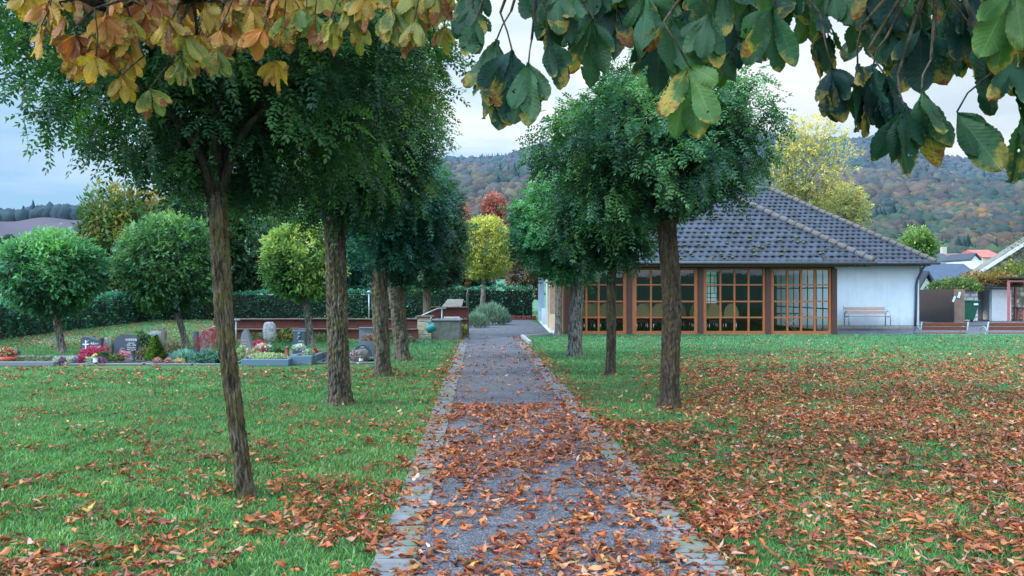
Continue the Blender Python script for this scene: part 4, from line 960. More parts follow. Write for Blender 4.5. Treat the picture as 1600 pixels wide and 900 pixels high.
for row,(yy,xs_) in enumerate(((31.2,[3.05,3.65,4.25,5.15,5.75,6.35,7.4,8.0,8.6]),(32.6,[2.9,3.5,4.1,4.9,5.5,6.1,6.9,7.6,8.2]))):
    for x in xs_:
        if ch0 is None: ch0=make_chair(x,yy); c=ch0
        else:
            c=copy_tree(ch0); c.location=(x+random.uniform(-.04,.04),yy+random.uniform(-.04,.04),0)
        c['group']='chairs inside the pavilion'
        c['label']='beech backed chair on steel legs in the '+('front' if row==0 else 'rear')+' row behind the glass'
# folded trestle table
t=thing('folding_table','dark folding table on crossed steel legs behind the rightmost glass panel','table',(10.75,30.6,0))
mb=MB(); mb.box((10.75,30.6,.76),(.9,.6,.04),bevel=.01); mb.build('table_top',M['int_green'],t)
for s in (-1,1):
    mb=MB(); mb.tube([(10.75-s*.38,30.4,.74),(10.75+s*.34,30.4,.02)],.018,6); mb.build('leg',M['chrome'],t)
    mb=MB(); mb.tube([(10.75-s*.38,30.8,.74),(10.75+s*.34,30.8,.02)],.018,6); mb.build('leg',M['chrome'],t)
# ------------------------------------------------------------------ benches
M['slat']=simple('bench_slat_red',(.24,.075,.045),(.16,.05,.035),6,.6,.2,stretch=(1,6,6))
M['slat_pale']=simple('bench_slat_weathered',(.38,.26,.22),(.30,.20,.17),6,.7,.2,stretch=(1,6,6))
M['galv']=simple('galvanised_steel',(.30,.38,.42),(.22,.30,.34),15,.45,.1,metal=.4)
def bench(label,x,y,z,w,slat,facing=1,group=None):
    """facing +1: seat toward viewer (-Y); -1: seat toward +Y"""
    t=thing('park_bench',label,'bench',(x,y,z),group=group); f=-facing
    for k in range(4):
        mb=MB(); mb.box((x,y+f*(.05+.115*k),z+.44),(w,.095,.035),bevel=.008); mb.build('seat_slat',M[slat],t)
    for k,(zz,hh) in enumerate(((.62,.13),(.78,.13))):
        mb=MB(); mb.box((x,y-f*(.04+.05*k),z+zz),(w,.03,hh),rx=-f*.2*-1,bevel=.008); mb.build('back_slat',M[slat],t)
    for s in (-1,1):
        mb=MB(); xx=x+s*(w/2+.03)
        mb.tube([(xx,y-f*.02,z),(xx,y-f*.02,z+.44),(xx,y-f*.12,z+.88)],.028,8)
        mb.tube([(xx,y-f*.02,z+.42),(xx,y+f*.46,z+.42)],.022,8)
        arc=[(xx,y+f*.46,z)]+[(xx,y+f*(.22+.24*math.cos(a)),z+.42+.26*math.sin(a)) for a in np.linspace(0,PI,9)]
        mb.tube(arc,.022,8); mb.build('side_frame',M['galv'],t)
    return t
bench('weathered pale bench standing against the white wall',X_(1351,35.4),35.35,.07,1.78,'slat_pale',1)
bench('red slatted bench seen from behind at the lawn edge, nearer the hall',X_(1474,30.6),30.6,-.44,1.74,'slat',-1)
bench('red slatted bench seen from behind, cut off by the right edge',X_(1578,30.6),30.6,-.44,1.74,'slat',-1)
# ------------------------------------------------------------------ right background
M['fenceb']=simple('dark_fence_board',(.095,.06,.05),(.06,.04,.035),3,.8,.4,.01,stretch=(5,5,1))
fe=thing('board_fence','dark brown vertical board fence beside the hall corner','fence',(21.9,41,0))
p0=Vector((22.4,44.2,0));p1=Vector((21.55,38.3,0)); n=26; mb=MB()
for k in range(n):
    a=p0.lerp(p1,(k+.5)/n); mb.box((a.x,a.y,.86+.02*random.random()),(.03,(p1-p0).length/n-.012,1.72),rz=math.atan2((p1-p0).y,(p1-p0).x)-PI/2)
mb.build('boards',M['fenceb'],fe)
mb=MB(); mb.bb(21.5,22.0,38.25,38.31,0,1.72,bevel=.01); mb.bb(18.75,18.8,36.6,44,0,1.5); mb.build('end_post',simple('light_fence_board',(.23,.16,.12),(.15,.10,.08),3,.8,.3),fe)
fl=MB(); fl.box((21.7,38.2,1.45),(.12,.01,.3),ry=.3); fl.box((21.45,38.2,1.25),(.10,.01,.3),ry=.4); fl.build('faded_notice',M['white'],fe)
M['bin']=simple('green_bin_plastic',(.01,.10,.06),(.008,.075,.045),4,.45,.05)
b=thing('waste_container','dark green wheeled waste container beside the board fence','waste bin',(X_(1503,42),42,0))
x=X_(1503,42)
mb=MB(); vs=[(x-.42,41.6,.12),(x+.42,41.6,.12),(x+.42,42.4,.12),(x-.42,42.4,.12),(x-.55,41.45,1.08),(x+.62,41.45,1.08),(x+.62,42.5,1.08),(x-.55,42.5,1.08)]
mb.add(vs,[(0,1,5,4),(1,2,6,5),(2,3,7,6),(3,0,4,7),(0,3,2,1)]); mb.build('body',M['bin'],b)
mb=MB(); mb.box((x+.03,41.97,1.13),(1.25,1.12,.08),bevel=.03); mb.build('lid',M['bin'],b)
for sx in (-1,1):
    mb=MB(); mb.tube([(x+sx*.35-.03,41.7,.08),(x+sx*.35+.03,41.7,.08)],.08,12); mb.build('wheel',M['black'],b)
mb=MB(); mb.bb(x+.28,x+.5,41.38,41.40,.9,1.0); mb.build('sticker',M['white'],b)
# block wall / shed / carport
def brickmat(name,c1,c2,mortar,sc,bw=.5,bh=.25,ms=.02,rough=.85):
    m,nt=mat(name); co=nd(nt,'ShaderNodeTexCoord'); mp=nd(nt,'ShaderNodeMapping'); mp.inputs['Rotation'].default_value=(R(90),0,0); L(nt,co.outputs['Object'],mp.inputs[0])
    bt=nd(nt,'ShaderNodeTexBrick'); bt.inputs['Scale'].default_value=sc; bt.inputs['Brick Width'].default_value=bw; bt.inputs['Row Height'].default_value=bh; bt.inputs['Mortar Size'].default_value=ms
    bt.inputs['Color1'].default_value=(*c1,1); bt.inputs['Color2'].default_value=(*c2,1); bt.inputs['Mortar'].default_value=(*mortar,1); L(nt,mp.outputs[0],bt.inputs['Vector'])
    n=noise(nt,coords(nt),6,6,.7); p=nd(nt,'ShaderNodeBsdfPrincipled'); p.inputs['Roughness'].default_value=rough
    L(nt,mix(nt,bt.outputs[0],ramp(nt,n,[(.3,.7),(.7,1.2)]),1.0,'MULTIPLY'),p.inputs['Base Color']); L(nt,bump(nt,bt.outputs['Fac'],-.5,.01),p.inputs['Normal']); out(nt,p.outputs[0]); return m
M['blocks']=brickmat('white_block_wall',(.68,.70,.74),(.6,.62,.66),(.28,.28,.3),1,.42,.22,.03)
M['lightplaster']=simple('pale_plaster',(.62,.65,.68),(.55,.57,.6),4,.9,.2)
sh=thing('garden_shed','low white block shed with an open dark doorway under creeper','shed',(X_(1540,43),43,0))
xa,xb,xd,xe=[X_(q,43) for q in (1500,1528,1550,1580)]
mb=MB(); mb.bb(xa,xb,43,43.25,0,1.62); mb.build('block_wall',M['blocks'],sh)
mb=MB(); mb.bb(xd,xe,43,43.25,0,1.72); mb.bb(xa+.05,xe,45.5,45.7,0,1.9); mb.bb(xe-.1,xe,43.25,45.5,0,1.8); mb.build('wall',M['lightplaster'],sh)
mb=MB(); mb.bb(xb+.05,xd-.05,44.6,44.65,0,1.6); mb.bb(xb+.05,xd-.05,44.4,44.6,.75,.8); mb.bb(xb+.05,xd-.05,44.4,44.6,.3,.35); mb.build('shelf_wall',simple('red_brown_boards',(.13,.045,.03),(.08,.03,.02),4,.8,.2),sh)
mb=MB(); mb.add([(xa-.2,42.7,1.72),(xa+1.2,42.6,2.0),(xe+.3,42.6,1.98),(xe+.3,45.9,2.2),(xa+.2,45.9,2.1)],[(0,1,2,3,4)]); mb.bb(xa+1.2,xe+.3,42.58,42.62,1.86,2.0); mb.build('roof',M['black'],sh)
M['redpaint']=simple('pink_red_paint',(.42,.13,.14),(.33,.10,.11),8,.6,.1)
cp=thing('carport','open carport with a pinkish red painted steel frame at the right edge','carport',(X_(1600,42),42,0))
x0=X_(1576,42); x1=X_(1650,42)
for (xx,yy) in ((x0,42),(x1,42),(x0+.3,45.4),(x1,45.4)):
    mb=MB(); mb.bb(xx-.05,xx+.05,yy-.05,yy+.05,0,2.2); mb.build('post',M['redpaint'],cp)
mb=MB(); mb.bb(x0-.05,x1+.05,41.93,42.03,2.12,2.22); mb.bb(x0-.05,x0+.05,42.05,45.4,2.21,2.3); mb.build('beam',M['redpaint'],cp)
mb=MB(); mb.bb(x0-.2,x1+.3,41.8,45.8,2.31,2.37); mb.build('roof',M['black'],cp)
mb=MB(); mb.bb(x0+.2,x1,45.6,45.8,0,2.0); mb.build('rear_wall',M['blocks'],cp)
tb=thing('garden_table','dark wooden table standing under the carport','table',(x0+2.0,43.2,0))
mb=MB(); mb.box((x0+2.0,43.2,.72),(1.6,.7,.06),bevel=.01); mb.build('table_top',M['fenceb'],tb)
for s in (-1,1):
    for s2 in (-1,1):
        mb=MB(); mb.bb(x0+2+s*.6-.04,x0+2+s*.6+.04,43.2+s2*.25-.04,43.2+s2*.25+.04,0,.69); mb.build('leg',M['redpaint'],tb)
# leaf clump plant
def clump(name,label,cat,x,y,z,rx,ry,rz,n,q,pal,seed,group=None,kind=None,dome=True,base_z=None,spike=0):
    r=np.random.default_rng(seed); root=(x,y,z)
    d=unit(r.normal(size=(n,3))); 
    if dome: d[:,2]=np.abs(d[:,2])
    rad=r.uniform(.3,1,n)**.4*(1+.15*lump(d,seed,3)); P=np.array([x,y,z])+d*np.array([rx,ry,rz])*rad[:,None]
    A=unit(d*(.6+spike)+r.normal(size=(n,3))*(.6 if not spike else .25)+np.array([0,0,.2+spike])); S=unit(np.cross(A,r.normal(size=(n,3))))
    ls=q*r.uniform(.6,1.3,n); V,Fc=leaflets_mesh(P-A*ls[:,None]*.4,A,S,ls,ls*(.55 if not spike else .12))
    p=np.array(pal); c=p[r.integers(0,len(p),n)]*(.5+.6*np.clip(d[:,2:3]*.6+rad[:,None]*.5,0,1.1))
    o=fast(name,V-np.array(root),Fc,M['leaf'],col=np.repeat(c,4,0)); o.location=root
    tag(o,label,cat,group,kind); return o
CRP=[(.10,.17,.04),(.06,.12,.03),(.22,.20,.05),(.28,.13,.05),(.16,.20,.05)]
clump('climbing_plant','green creeper spilling over the shed end by the fence','creeper',X_(1490,42.6),42.6,1.65,1.6,.8,.75,1200,.17,[(.05,.13,.04),(.08,.18,.05),(.20,.22,.06)],501)
clump('climbing_plant','orange and brown creeper lying along the shed roof','creeper',X_(1548,43.4),43.6,1.9,1.9,1.2,.85,1500,.17,[(.25,.11,.04),(.20,.13,.05),(.10,.13,.04),(.3,.2,.06)],502)
clump('climbing_plant','yellow green creeper above the carport roof','creeper',X_(1600,44),44.2,2.2,2.0,1.3,1.25,1500,.17,[(.12,.18,.04),(.26,.26,.05),(.08,.13,.04)],503)
clump('climbing_plant','thin creeper covering the stone gable of the old house','creeper',X_(1610,46),45.9,3.4,2.0,.25,1.6,900,.15,[(.15,.18,.09),(.22,.24,.13),(.10,.14,.06)],504,dome=False)
# old gabled house
def rubble():
    m,nt=mat('rubble_stone'); v=nd(nt,'ShaderNodeTexVoronoi'); v.inputs['Scale'].default_value=4.5; co=coords(nt); L(nt,co,v.inputs['Vector'])
    col=ramp(nt,v.outputs['Color'],[(.1,(.16,.17,.13)),(.5,(.30,.30,.24)),(.9,(.5,.5,.47))]); p=nd(nt,'ShaderNodeBsdfPrincipled'); p.inputs['Roughness'].default_value=.95
    L(nt,mix(nt,col,ramp(nt,v.outputs['Distance'],[(.35,1.0),(.6,.5)]),1.0,'MULTIPLY'),p.inputs['Base Color']); L(nt,bump(nt,v.outputs['Distance'],-.6,.03),p.inputs['Normal']); out(nt,p.outputs[0]); return m
M['rubble']=rubble()
gh=thing('old_gabled_house','grey rubble stone gable with a pale slanting roof edge','house',(33,46.2,0))
yg=46.2; ex=26.9; ezz=2.35; xm=33.2; zt=ezz+(xm-ex)*.645
mb=MB(); mb.prism([(ex+.3,0),(2*xm-ex-.3,0),(2*xm-ex-.3,ezz+.15),(xm,zt-.1),(ex+.3,ezz+.15)],yg,yg+.5); mb.build('wall',M['rubble'],gh)
mb=MB()
for s in (-1,1):
    mb.add([(xm,yg-.3,zt+.05),(xm+s*(xm-ex),yg-.3,ezz+.05),(xm+s*(xm-ex),yg+.75,ezz+.05),(xm,yg+.75,zt+.05),(xm,yg-.3,zt+.2),(xm+s*(xm-ex),yg-.3,ezz+.2),(xm+s*(xm-ex),yg+.75,ezz+.2),(xm,yg+.75,zt+.2)],[(0,1,2,3),(4,7,6,5),(1,5,6,2),(0,3,7,4)])
mb.build('roof',simple('old_roof_tiles',(.12,.12,.12),(.2,.18,.16),3,.9,.4),gh)
mb=MB(); a=Vector((ex-.05,yg-.36,ezz+.12)); b_=Vector((xm,yg-.36,zt+.12)); mb.add([(a.x,a.y,a.z-.11),(b_.x,b_.y,b_.z-.11),(b_.x,b_.y,b_.z+.10),(a.x,a.y,a.z+.10),(a.x,a.y+.05,a.z-.11),(b_.x,b_.y+.05,b_.z-.11),(b_.x,b_.y+.05,b_.z+.10),(a.x,a.y+.05,a.z+.10)],[(0,1,2,3),(4,7,6,5),(0,4,5,1),(3,2,6,7),(0,3,7,4)])
mb.build('verge_board',M['lightplaster'],gh)
# village houses
def rmat(c): return simple('village_roof',c,tuple(q*.75 for q in c),1.5,.8,.2)
M['r_blue']=rmat((.045,.075,.13)); M['r_brown']=rmat((.20,.12,.12)); M['r_red']=rmat((.50,.13,.11)); M['r_dark']=rmat((.05,.06,.085)); M['w_white']=simple('village_wall',(.75,.78,.8),(.68,.7,.72),2,.9,.1); M['w_tan']=simple('village_wall_tan',(.5,.42,.34),(.42,.36,.3),2,.9,.1)
def house(label,px0,px1,py_e,py_r,d,roofm,wallm,gable=False,depth=9,chim=None,wins=2,name='village_house',lab2=None):
    x0,x1=X_(px0,d),X_(px1,d); ze,zr_=Z_(py_e,d),Z_(py_r,d); gz=float(terr([x0],[d])[0])-.5; xm_=(x0+x1)/2
    t=thing(name,label,'house',(xm_,d,gz))
    mb=MB()
    if gable:
        mb.prism([(x0+.2,gz),(x1-.2,gz),(x1-.2,ze),(xm_,zr_-.2),(x0+.2,ze)],d,d+depth); mb.build('wall',M[wallm],t)
        mb=MB()
        for s,xe_ in ((-1,x0),(1,x1)):
            mb.add([(xm_,d-.4,zr_),(xe_,d-.4,ze-.1),(xe_,d+depth+.4,ze-.1),(xm_,d+depth+.4,zr_),(xm_,d-.4,zr_+.25),(xe_,d-.4,ze+.15),(xe_,d+depth+.4,ze+.15),(xm_,d+depth+.4,zr_+.25)],[(0,1,2,3),(4,7,6,5),(0,4,5,1),(1,5,6,2)])
        rf=mb.build('roof',M[roofm],t)
    else:
        mb.bb(x0+.2,x1-.2,d+.4,d+depth-.4,gz,ze); mb.build('wall',M[wallm],t)
        mb=MB(); ym_=d+depth/2; hy=depth/2
        mb.add([(x0,d,ze),(x1,d,ze),(x1,ym_,zr_),(x0,ym_,zr_),(x0,d+depth,ze),(x1,d+depth,ze)],[(0,1,2,3),(3,2,5,4),(0,3,4),(1,5,2),(0,4,5,1)])
        rf=mb.build('roof',M[roofm],t)
    if chim: 
        cxx=X_(chim,d); mb=MB(); mb.bb(cxx-.45,cxx+.45,d+depth/2-.4,d+depth/2+.4,zr_-1,zr_+1.3); mb.build('chimney',M['w_tan'],rf)
    for k in range(wins):
        xx=x0+(x1-x0)*(k+1)/(wins+1); zz=gz+(ze-gz)*.62; yy=d-.04 if gable else d+.36
        mb=MB(); mb.bb(xx-.55,xx+.55,yy,yy+.05,zz-.6,zz+.6); w=mb.build('window',M['w_white'],t)
        mb=MB(); mb.bb(xx-.45,xx+.45,yy-.02,yy,zz-.5,zz+.5); mb.build('pane',M['dkmetal'],w)
    return t
house('long low house with a plain dark slate blue roof behind the fence',1438,1548,443,409,75,'r_blue','w_white',depth=9)
house('white gable wall peeping out under the long dark roof',1432,1462,452,428,62,'r_dark','w_white',gable=True,wins=1,depth=5)
house('house with dark blue roof and small white gable in the village',1462,1496,408,394,150,'r_dark','w_white',depth=10)
house('house with a purplish brown roof and chimney in the village',1494,1521,409,394,155,'r_brown','w_tan',chim=1496,depth=10)
house('small bright white gabled house in the village',1515,1532,406,397,140,'r_dark','w_white',gable=True,depth=8,wins=1)
house('house with a bright red tiled roof above the village',1536,1570,402,388,170,'r_red','w_tan',depth=12)
house('pale house glimpsed between the trees beyond the hedge',416,455,452,440,80,'r_dark','w_white',depth=8)
house('low house with pinkish brown roof beyond the hedge, between globe trees',140,200,458,437,85,'r_brown','w_tan',depth=9)
house('grey roofed house low at the left edge beyond the hedge',-60,24,475,462,60,'r_dark','w_white',depth=8)
house('white walled house glimpsed at the end of the path',796,832,440,420,95,'r_dark','w_white',depth=8)
house('pale house glimpsed under the far left row crowns',640,676,452,440,90,'r_brown','w_white',depth=8)
# ------------------------------------------------------------------ cemetery
M['granite']=simple('dark_blue_granite',(.045,.06,.085),(.07,.085,.115),60,.35,.05)
M['granite_l']=simple('light_blue_granite',(.11,.18,.25),(.08,.14,.19),60,.5,.1)
M['granite_g']=simple('grey_granite',(.17,.18,.22),(.12,.13,.16),50,.5,.1)
M['rock']=simple('rough_field_stone',(.20,.21,.17),(.11,.12,.10),6,.95,.8,.03,c3=(.12,.15,.08),s3=3)
M['rock_b']=simple('rough_brown_stone',(.20,.17,.15),(.12,.10,.09),8,.95,.8,.03)
M['carved']=simple('carved_pale_stone',(.36,.36,.38),(.16,.17,.2),12,.9,.8,.03)
M['letter']=simple('white_lettering',(.75,.78,.82),None,5,.6,0)
M['letter_o']=simple('orange_lettering',(.6,.38,.25),None,5,.6,0)
M['red']=simple('red_glazed_pot',(.42,.06,.04),(.32,.05,.035),8,.5,.1)
M['terra']=simple('terracotta',(.36,.14,.08),(.28,.11,.07),8,.8,.2)
M['weathered']=simple('weathered_wood',(.19,.17,.15),(.12,.11,.10),6,.9,.4)
def text(s,x,y,z,size,root,m='letter',name='lettering',sh=0):
    cu=bpy.data.curves.new(name,'FONT'); cu.body=s; cu.size=size; cu.extrude=.002; cu.align_x='CENTER'; cu.shear=sh
    tmp=bpy.data.objects.new(name,cu); C.objects.link(tmp); tmp.rotation_euler=(R(90),0,0)
    dg=bpy.context.evaluated_depsgraph_get(); dg.update(); me=bpy.data.meshes.new_from_object(tmp.evaluated_get(dg))
    bpy.data.objects.remove(tmp); me.materials.clear(); me.name=name
    off=world_off(root); me.transform(Matrix.Translation((x-off.x,y-off.y,z-off.z))@Matrix.Rotation(R(90),4,'X'))
    return link(name,me,M[m],root)
def stone(label,prof,x,y,th,m,name='headstone'):
    """prof in pixels relative at distance y"""
    t=thing(name,label,'gravestone',(x,y,0)); d=y
    P=[(X_(px,d),Z_(py,d)) for px,py in prof]
    mb=MB(); mb.prism(P,y,y+th); mb.build('slab',M[m],t); return t
D=18.6
# wave topped stone with cross
s=stone('blue grey headstone with wavy top, white cross at its left side',[(126,572),(126,529),(131,526),(138,526),(146,529),(153,531),(158,528),(156,572)],X_(142,D),D,.14,'granite')
mb=MB(); xx=X_(134,D); mb.bb(xx-.012,xx+.016,D-.012,D,Z_(556,D),Z_(531.5,D)); mb.bb(xx-.07,xx-.012,D-.012,D,Z_(539,D),Z_(537,D)); mb.bb(xx+.016,xx+.075,D-.012,D,Z_(539,D),Z_(537,D)); mb.tube([(xx+.02,D-.006,Z_(535,D)),(xx+.07,D-.006,Z_(532,D))],.006,5); mb.build('cross_relief',M['letter'],s)
text('Albert',X_(147,D),D-.003,Z_(538.2,D),.075,s,sh=.3); text('Gertrud',X_(148,D),D-.003,Z_(543.5,D),.07,s,sh=.3); text('1931 - 2008',X_(148,D),D-.003,Z_(546.6,D),.032,s); text('1934 - 2016',X_(148,D),D-.003,Z_(549.5,D),.032,s)
mb=MB(); mb.prism([(X_(px,D),Z_(py,D)) for px,py in ((130,525.6),(138,525.6),(146,528.6),(153,530.6),(158,527.6),(158,528.9),(153,532),(146,530),(138,527),(130,527))],D-.012,D-.002); mb.build('polished_edge',M['granite_l'],s)
# rough rock between
def rockmesh(name,label,x,y,z,rx,ry,rz,m,seed,cat='stone',k=.2):
    bmv=[];r=np.random.default_rng(seed)
    import bmesh
    bm=bmesh.new(); bmesh.ops.create_icosphere(bm,subdivisions=3,radius=1)
    d=np.array([v.co[:] for v in bm.verts]); rr=1+k*lump(d,seed,2.5)*.6+.04*r.normal(size=len(d))
    P=d*rr[:,None]; P=np.clip(P,-.86,.86)
    for v,p in zip(bm.verts,P): v.co=(p[0]*rx,p[1]*ry,p[2]*rz)
    me=bpy.data.meshes.new(name); bm.to_mesh(me); bm.free(); o=link(name,me,M[m]); o.location=(x,y,z); tag(o,label,cat); return o
rockmesh('boulder','rough greenish boulder standing between the two dark headstones',X_(168,18.8),18.8,.22,.17,.14,.34,'rock',601)
s=stone('dark headstone with curved top and white flower relief at lower left',[(178,575),(178,532),(184,525),(192,522.5),(203,523),(211,527),(213,532),(213,575)],X_(195,D),D+.1,.16,'granite')
text('WEBER',X_(202,D),D+.092,Z_(533.2,D),.085,s); 
for k,tx in enumerate(('Heinrich','1928 - 1999','Margarete','1930 - 2014','In Liebe')): text(tx,X_(202,D),D+.092,Z_(537.4+3.4*k,D),.046,s)
mb=MB(); fx=X_(189,D)
for k in range(7):
    a=k*.9; mb.lathe((fx+.05*math.cos(a),D+.09,Z_(548,D)+.05*math.sin(a)),[(.001,-.02),(.028,-.01),(.024,.012),(.001,.02)],8)
mb.tube([(fx,D+.088,Z_(550,D)),(fx-.03,D+.088,Z_(560,D))],.008,5); mb.build('flower_relief',M['granite_l'],s)
# obelisk
s=stone('pointed grey stone stele with pale dove relief and orange letters',[(374,575),(376,528),(378,520),(383,513),(387,522),(391,536),(396,556),(397,575)],X_(385,D),D,.18,'granite_g')
text('Ruhe',X_(382,D),D-.003,Z_(533,D),.07,s,'letter_o'); text('sanft',X_(382,D),D-.003,Z_(537.5,D),.06,s,'letter_o'); text('2004',X_(382,D),D-.003,Z_(541.5,D),.035,s)
mb=MB(); mb.prism([(X_(a,D),Z_(b,D)) for a,b in ((379,545),(383,547),(387,543),(388,547),(385,552),(388,558),(382,556),(383,550))],D-.012,D-.002); mb.build('dove_relief',M['letter'],s)
rockmesh('carved_round_stone','round carved pale memorial stone in front of the red wall',X_(421,21.5),21.5,.52,.20,.10,.30,'carved',602,'gravestone',.08)
mb=MB(); 
# column stone with rose relief
s=stone('tall dark blue stele with white rose relief and italic letters',[(458,577),(458,520),(456,515.5),(477,515.5),(475.5,520),(479,577)],X_(468,D),D+.2,.2,'granite')
Dc=D+.2; mb=MB(); mb.prism([(X_(a,Dc),Z_(b,Dc)) for a,b in ((455.5,515.5),(478,515.5),(477,518),(457,518))],Dc-.012,Dc-.003)
for (a,b,q) in ((468,521,.045),(468,526,.04),(466,529,.03)):
    mb.lathe((X_(a,Dc),Dc-.004,Z_(b,Dc)),[(.001,-q),(q*.9,-q*.5),(q,q*.3),(.001,q*.9)],8)
mb.build('rose_relief',M['granite_l'],s)
for k,tx in enumerate(('Maria','Josef')): text(tx,X_(470,Dc),Dc-.003,Z_(534+4*k,Dc),.055,s,sh=.3)
for k,tx in enumerate(('1925   2001','Anna','1922   2010')): text(tx,X_(467,Dc),Dc-.003,Z_(541.5+3*k,Dc),.036,s)
# narrow dark stone behind red bush
s=stone('narrow dark slab edged with pale relief, left of the red maple bush',[(302,575),(302,519),(305,517),(306.5,518),(311,575)],X_(306,D),D+.3,.15,'granite')
mb=MB()
for k in range(9): mb.box((X_(308+.3*k,D),D+.29,Z_(521+5*k,D)),(.06,.02,.025),ry=.3)
mb.build('pale_relief',M['granite_l'],s)
stone('grey rough stone behind the red maple bush',[(311,560),(309,520),(318,516.5),(330,519),(333,560)],X_(320,20),20,.2,'rock')
# right group
s=stone('plain grey rectangular headstone with a paler top edge',[(561,558),(561,513),(591,513),(591,558)],X_(576,19.6),19.6,.16,'granite_g')
mb=MB(); mb.bb(X_(560,19.6),X_(592,19.6),19.57,19.8,Z_(513,19.6),Z_(511.8,19.6)); mb.build('top_edge',M['granite_l'],s); text('FISCHER',X_(576,19.6),19.596,Z_(519,19.6),.07,s,'rock' if 'rock' in M else 'letter')
ar=[(551+17*(1-math.cos(a))-1,556-18.5*math.sin(a)) for a in np.linspace(0,PI,15)]
s=stone('small dark headstone with a semicircular top',[(550,575)]+ar+[(584,575)],X_(567,D),D+.4,.12,'granite'); Da=D+.4
mb=MB(); po=[(X_(px,Da),Z_(py,Da)) for px,py in ar]; pi_=[(X_(567+(px-567)*.9,Da),Z_(556+(py-556)*.92,Da)) for px,py in ar]
mb.prism(po+pi_[::-1],Da-.01,Da-.003); mb.build('polished_edge',M['granite_l'],s); text('Opa',X_(566,Da),Da-.003,Z_(543,Da),.05,s); text('Schmidt',X_(566,Da),Da-.003,Z_(547,Da),.055,s)
rockmesh('boulder','low rough brown stone block in front of the small round topped headstone',X_(561,18.1),18.1,.12,.26,.1,.17,'rock_b',603)
mb=MB(); mb.prism([(X_(a,18),Z_(b,18)) for a,b in ((534,571),(538,548),(542,543),(546,549),(543,571))],18,18.1); o=mb.build('stone_shard',M['granite_l']); tag(o,'pale blue pointed stone shard right beside the thick left trunk','gravestone')
mb=MB(); mb.prism([(X_(a,18),Z_(b,18)) for a,b in ((507,566),(512,551),(516,566))],18,18.1); o=mb.build('stone_shard',M['granite_g']); tag(o,'small white grey pointed stone left of the thick trunk','gravestone')
# grave kerbs
def kerb(label,x0,x1,y0,y1,z,m,w=.08):
    t=thing('grave_border',label,'grave border',((x0+x1)/2,y0,0))
    for (a,b,c,d_) in ((x0,x1,y0,y0+w),(x0,x1,y1-w,y1),(x0,x0+w,y0+w,y1-w),(x1-w,x1,y0+w,y1-w)):
        mb=MB(); mb.bb(a,b,c,d_,0,z,bevel=.01); mb.build('kerb_stone',M[m],t)
    mb=MB(); mb.bb(x0+w,x1-w,y0+w,y1-w,0,z-.04); mb.build('soil_bed',M['soil'],t)
    return t
M['soil']=simple('grave_soil',(.06,.045,.035),(.035,.028,.022),12,.95,.6,.02)
kerb('long low grey granite border at the far left grave',X_(-40,17),X_(88,17),16.9,18.5,.10,'granite_g')
kerb('low grey border around the bed under the two dark headstones',X_(98,17.2),X_(226,17.2),17.1,18.5,.05,'granite_g')
kerb('grey border of the grave with the cone conifer',X_(228,17.2),X_(300,17.2),17.15,18.5,.04,'granite_g')
kerb('pale border of the grave with the blue grass',X_(303,17.2),X_(362,17.2),17.15,18.5,.035,'granite_g')
kerb('pale blue slab border around the white green ground cover',X_(378,17),X_(452,17),16.95,18.4,.15,'granite_l')
kerb('pale blue sloping slab border left of the dark stele foot',X_(454,17.3),X_(489,17.3),17.2,18.6,.2,'granite_l')
kerb('low pale border of the grave left of the thick trunk',X_(491,17.6),X_(512,17.6),17.5,18.5,.04,'granite_g')
kerb('low pale border of the grave under the small round headstone',X_(545,17.6),X_(588,17.6),17.5,18.9,.04,'granite_g')
# plants
MAG=[(.42,.03,.12),(.35,.03,.09),(.5,.08,.2)]; SIL=[(.35,.45,.42),(.25,.36,.33),(.5,.56,.52)]; DG=[(.02,.06,.03),(.04,.10,.04),(.06,.14,.05)]; LGc=[(.35,.42,.25),(.25,.36,.2),(.45,.5,.35)]
PNK=[(.6,.2,.3),(.55,.08,.15),(.7,.45,.5)]; YLW=[(.7,.6,.15),(.75,.7,.35)]; MAR=[(.30,.03,.06),(.42,.06,.10),(.22,.025,.05)]; PUR=[(.2,.08,.2),(.3,.15,.3)]
pl=[('heather','magenta heather bank in front of the wavy headstone',X_(148,18.2),18.2,.10,.32,.2,.22,600,.06,MAG),
('heather','magenta heather tuft between boulder and headstones',X_(165,18.1),18.1,.12,.12,.12,.2,200,.05,MAG),
('flowers','yellow and cream chrysanthemums by the magenta heather','',17.8,.05,0,0,0,0,0,YLW),
]
def plant(label,px,d,z,rx,rz,n,q,pal,seed,cat='plant',name='grave_plant',**kw): return clump(name,label,cat,X_(px,d),d,z,rx,rx*.8,rz,n,q,pal,seed,**kw)
plant('magenta heather bank in front of the wavy headstone',144,18.2,.08,.30,.26,700,.06,MAG,610,'heather','heather')
plant('magenta heather tuft against the greenish boulder',163,18.2,.1,.14,.26,250,.05,MAG,611,'heather','heather')
plant('cream and yellow chrysanthemum cushion',151,17.7,.08,.11,.12,150,.06,YLW,612,'flowers','chrysanthemum')
plant('dark green bushlet below the greenish boulder',163,17.7,.06,.18,.2,260,.07,DG,613,'bush','shrub')
plant('olive green low bush in front of the curved top headstone',180,17.7,.05,.2,.15,260,.07,[(.12,.16,.05),(.08,.13,.04)],614,'bush','shrub')
plant('bright pink flower bunch before the curved top headstone',191,17.8,.1,.11,.18,160,.06,PNK,615,'flowers','flower_bunch')
plant('lilac and pink flowers right of the bright pink bunch',202,17.8,.12,.12,.14,160,.05,[(.45,.2,.35),(.5,.3,.4)],616,'flowers','flower_bunch')
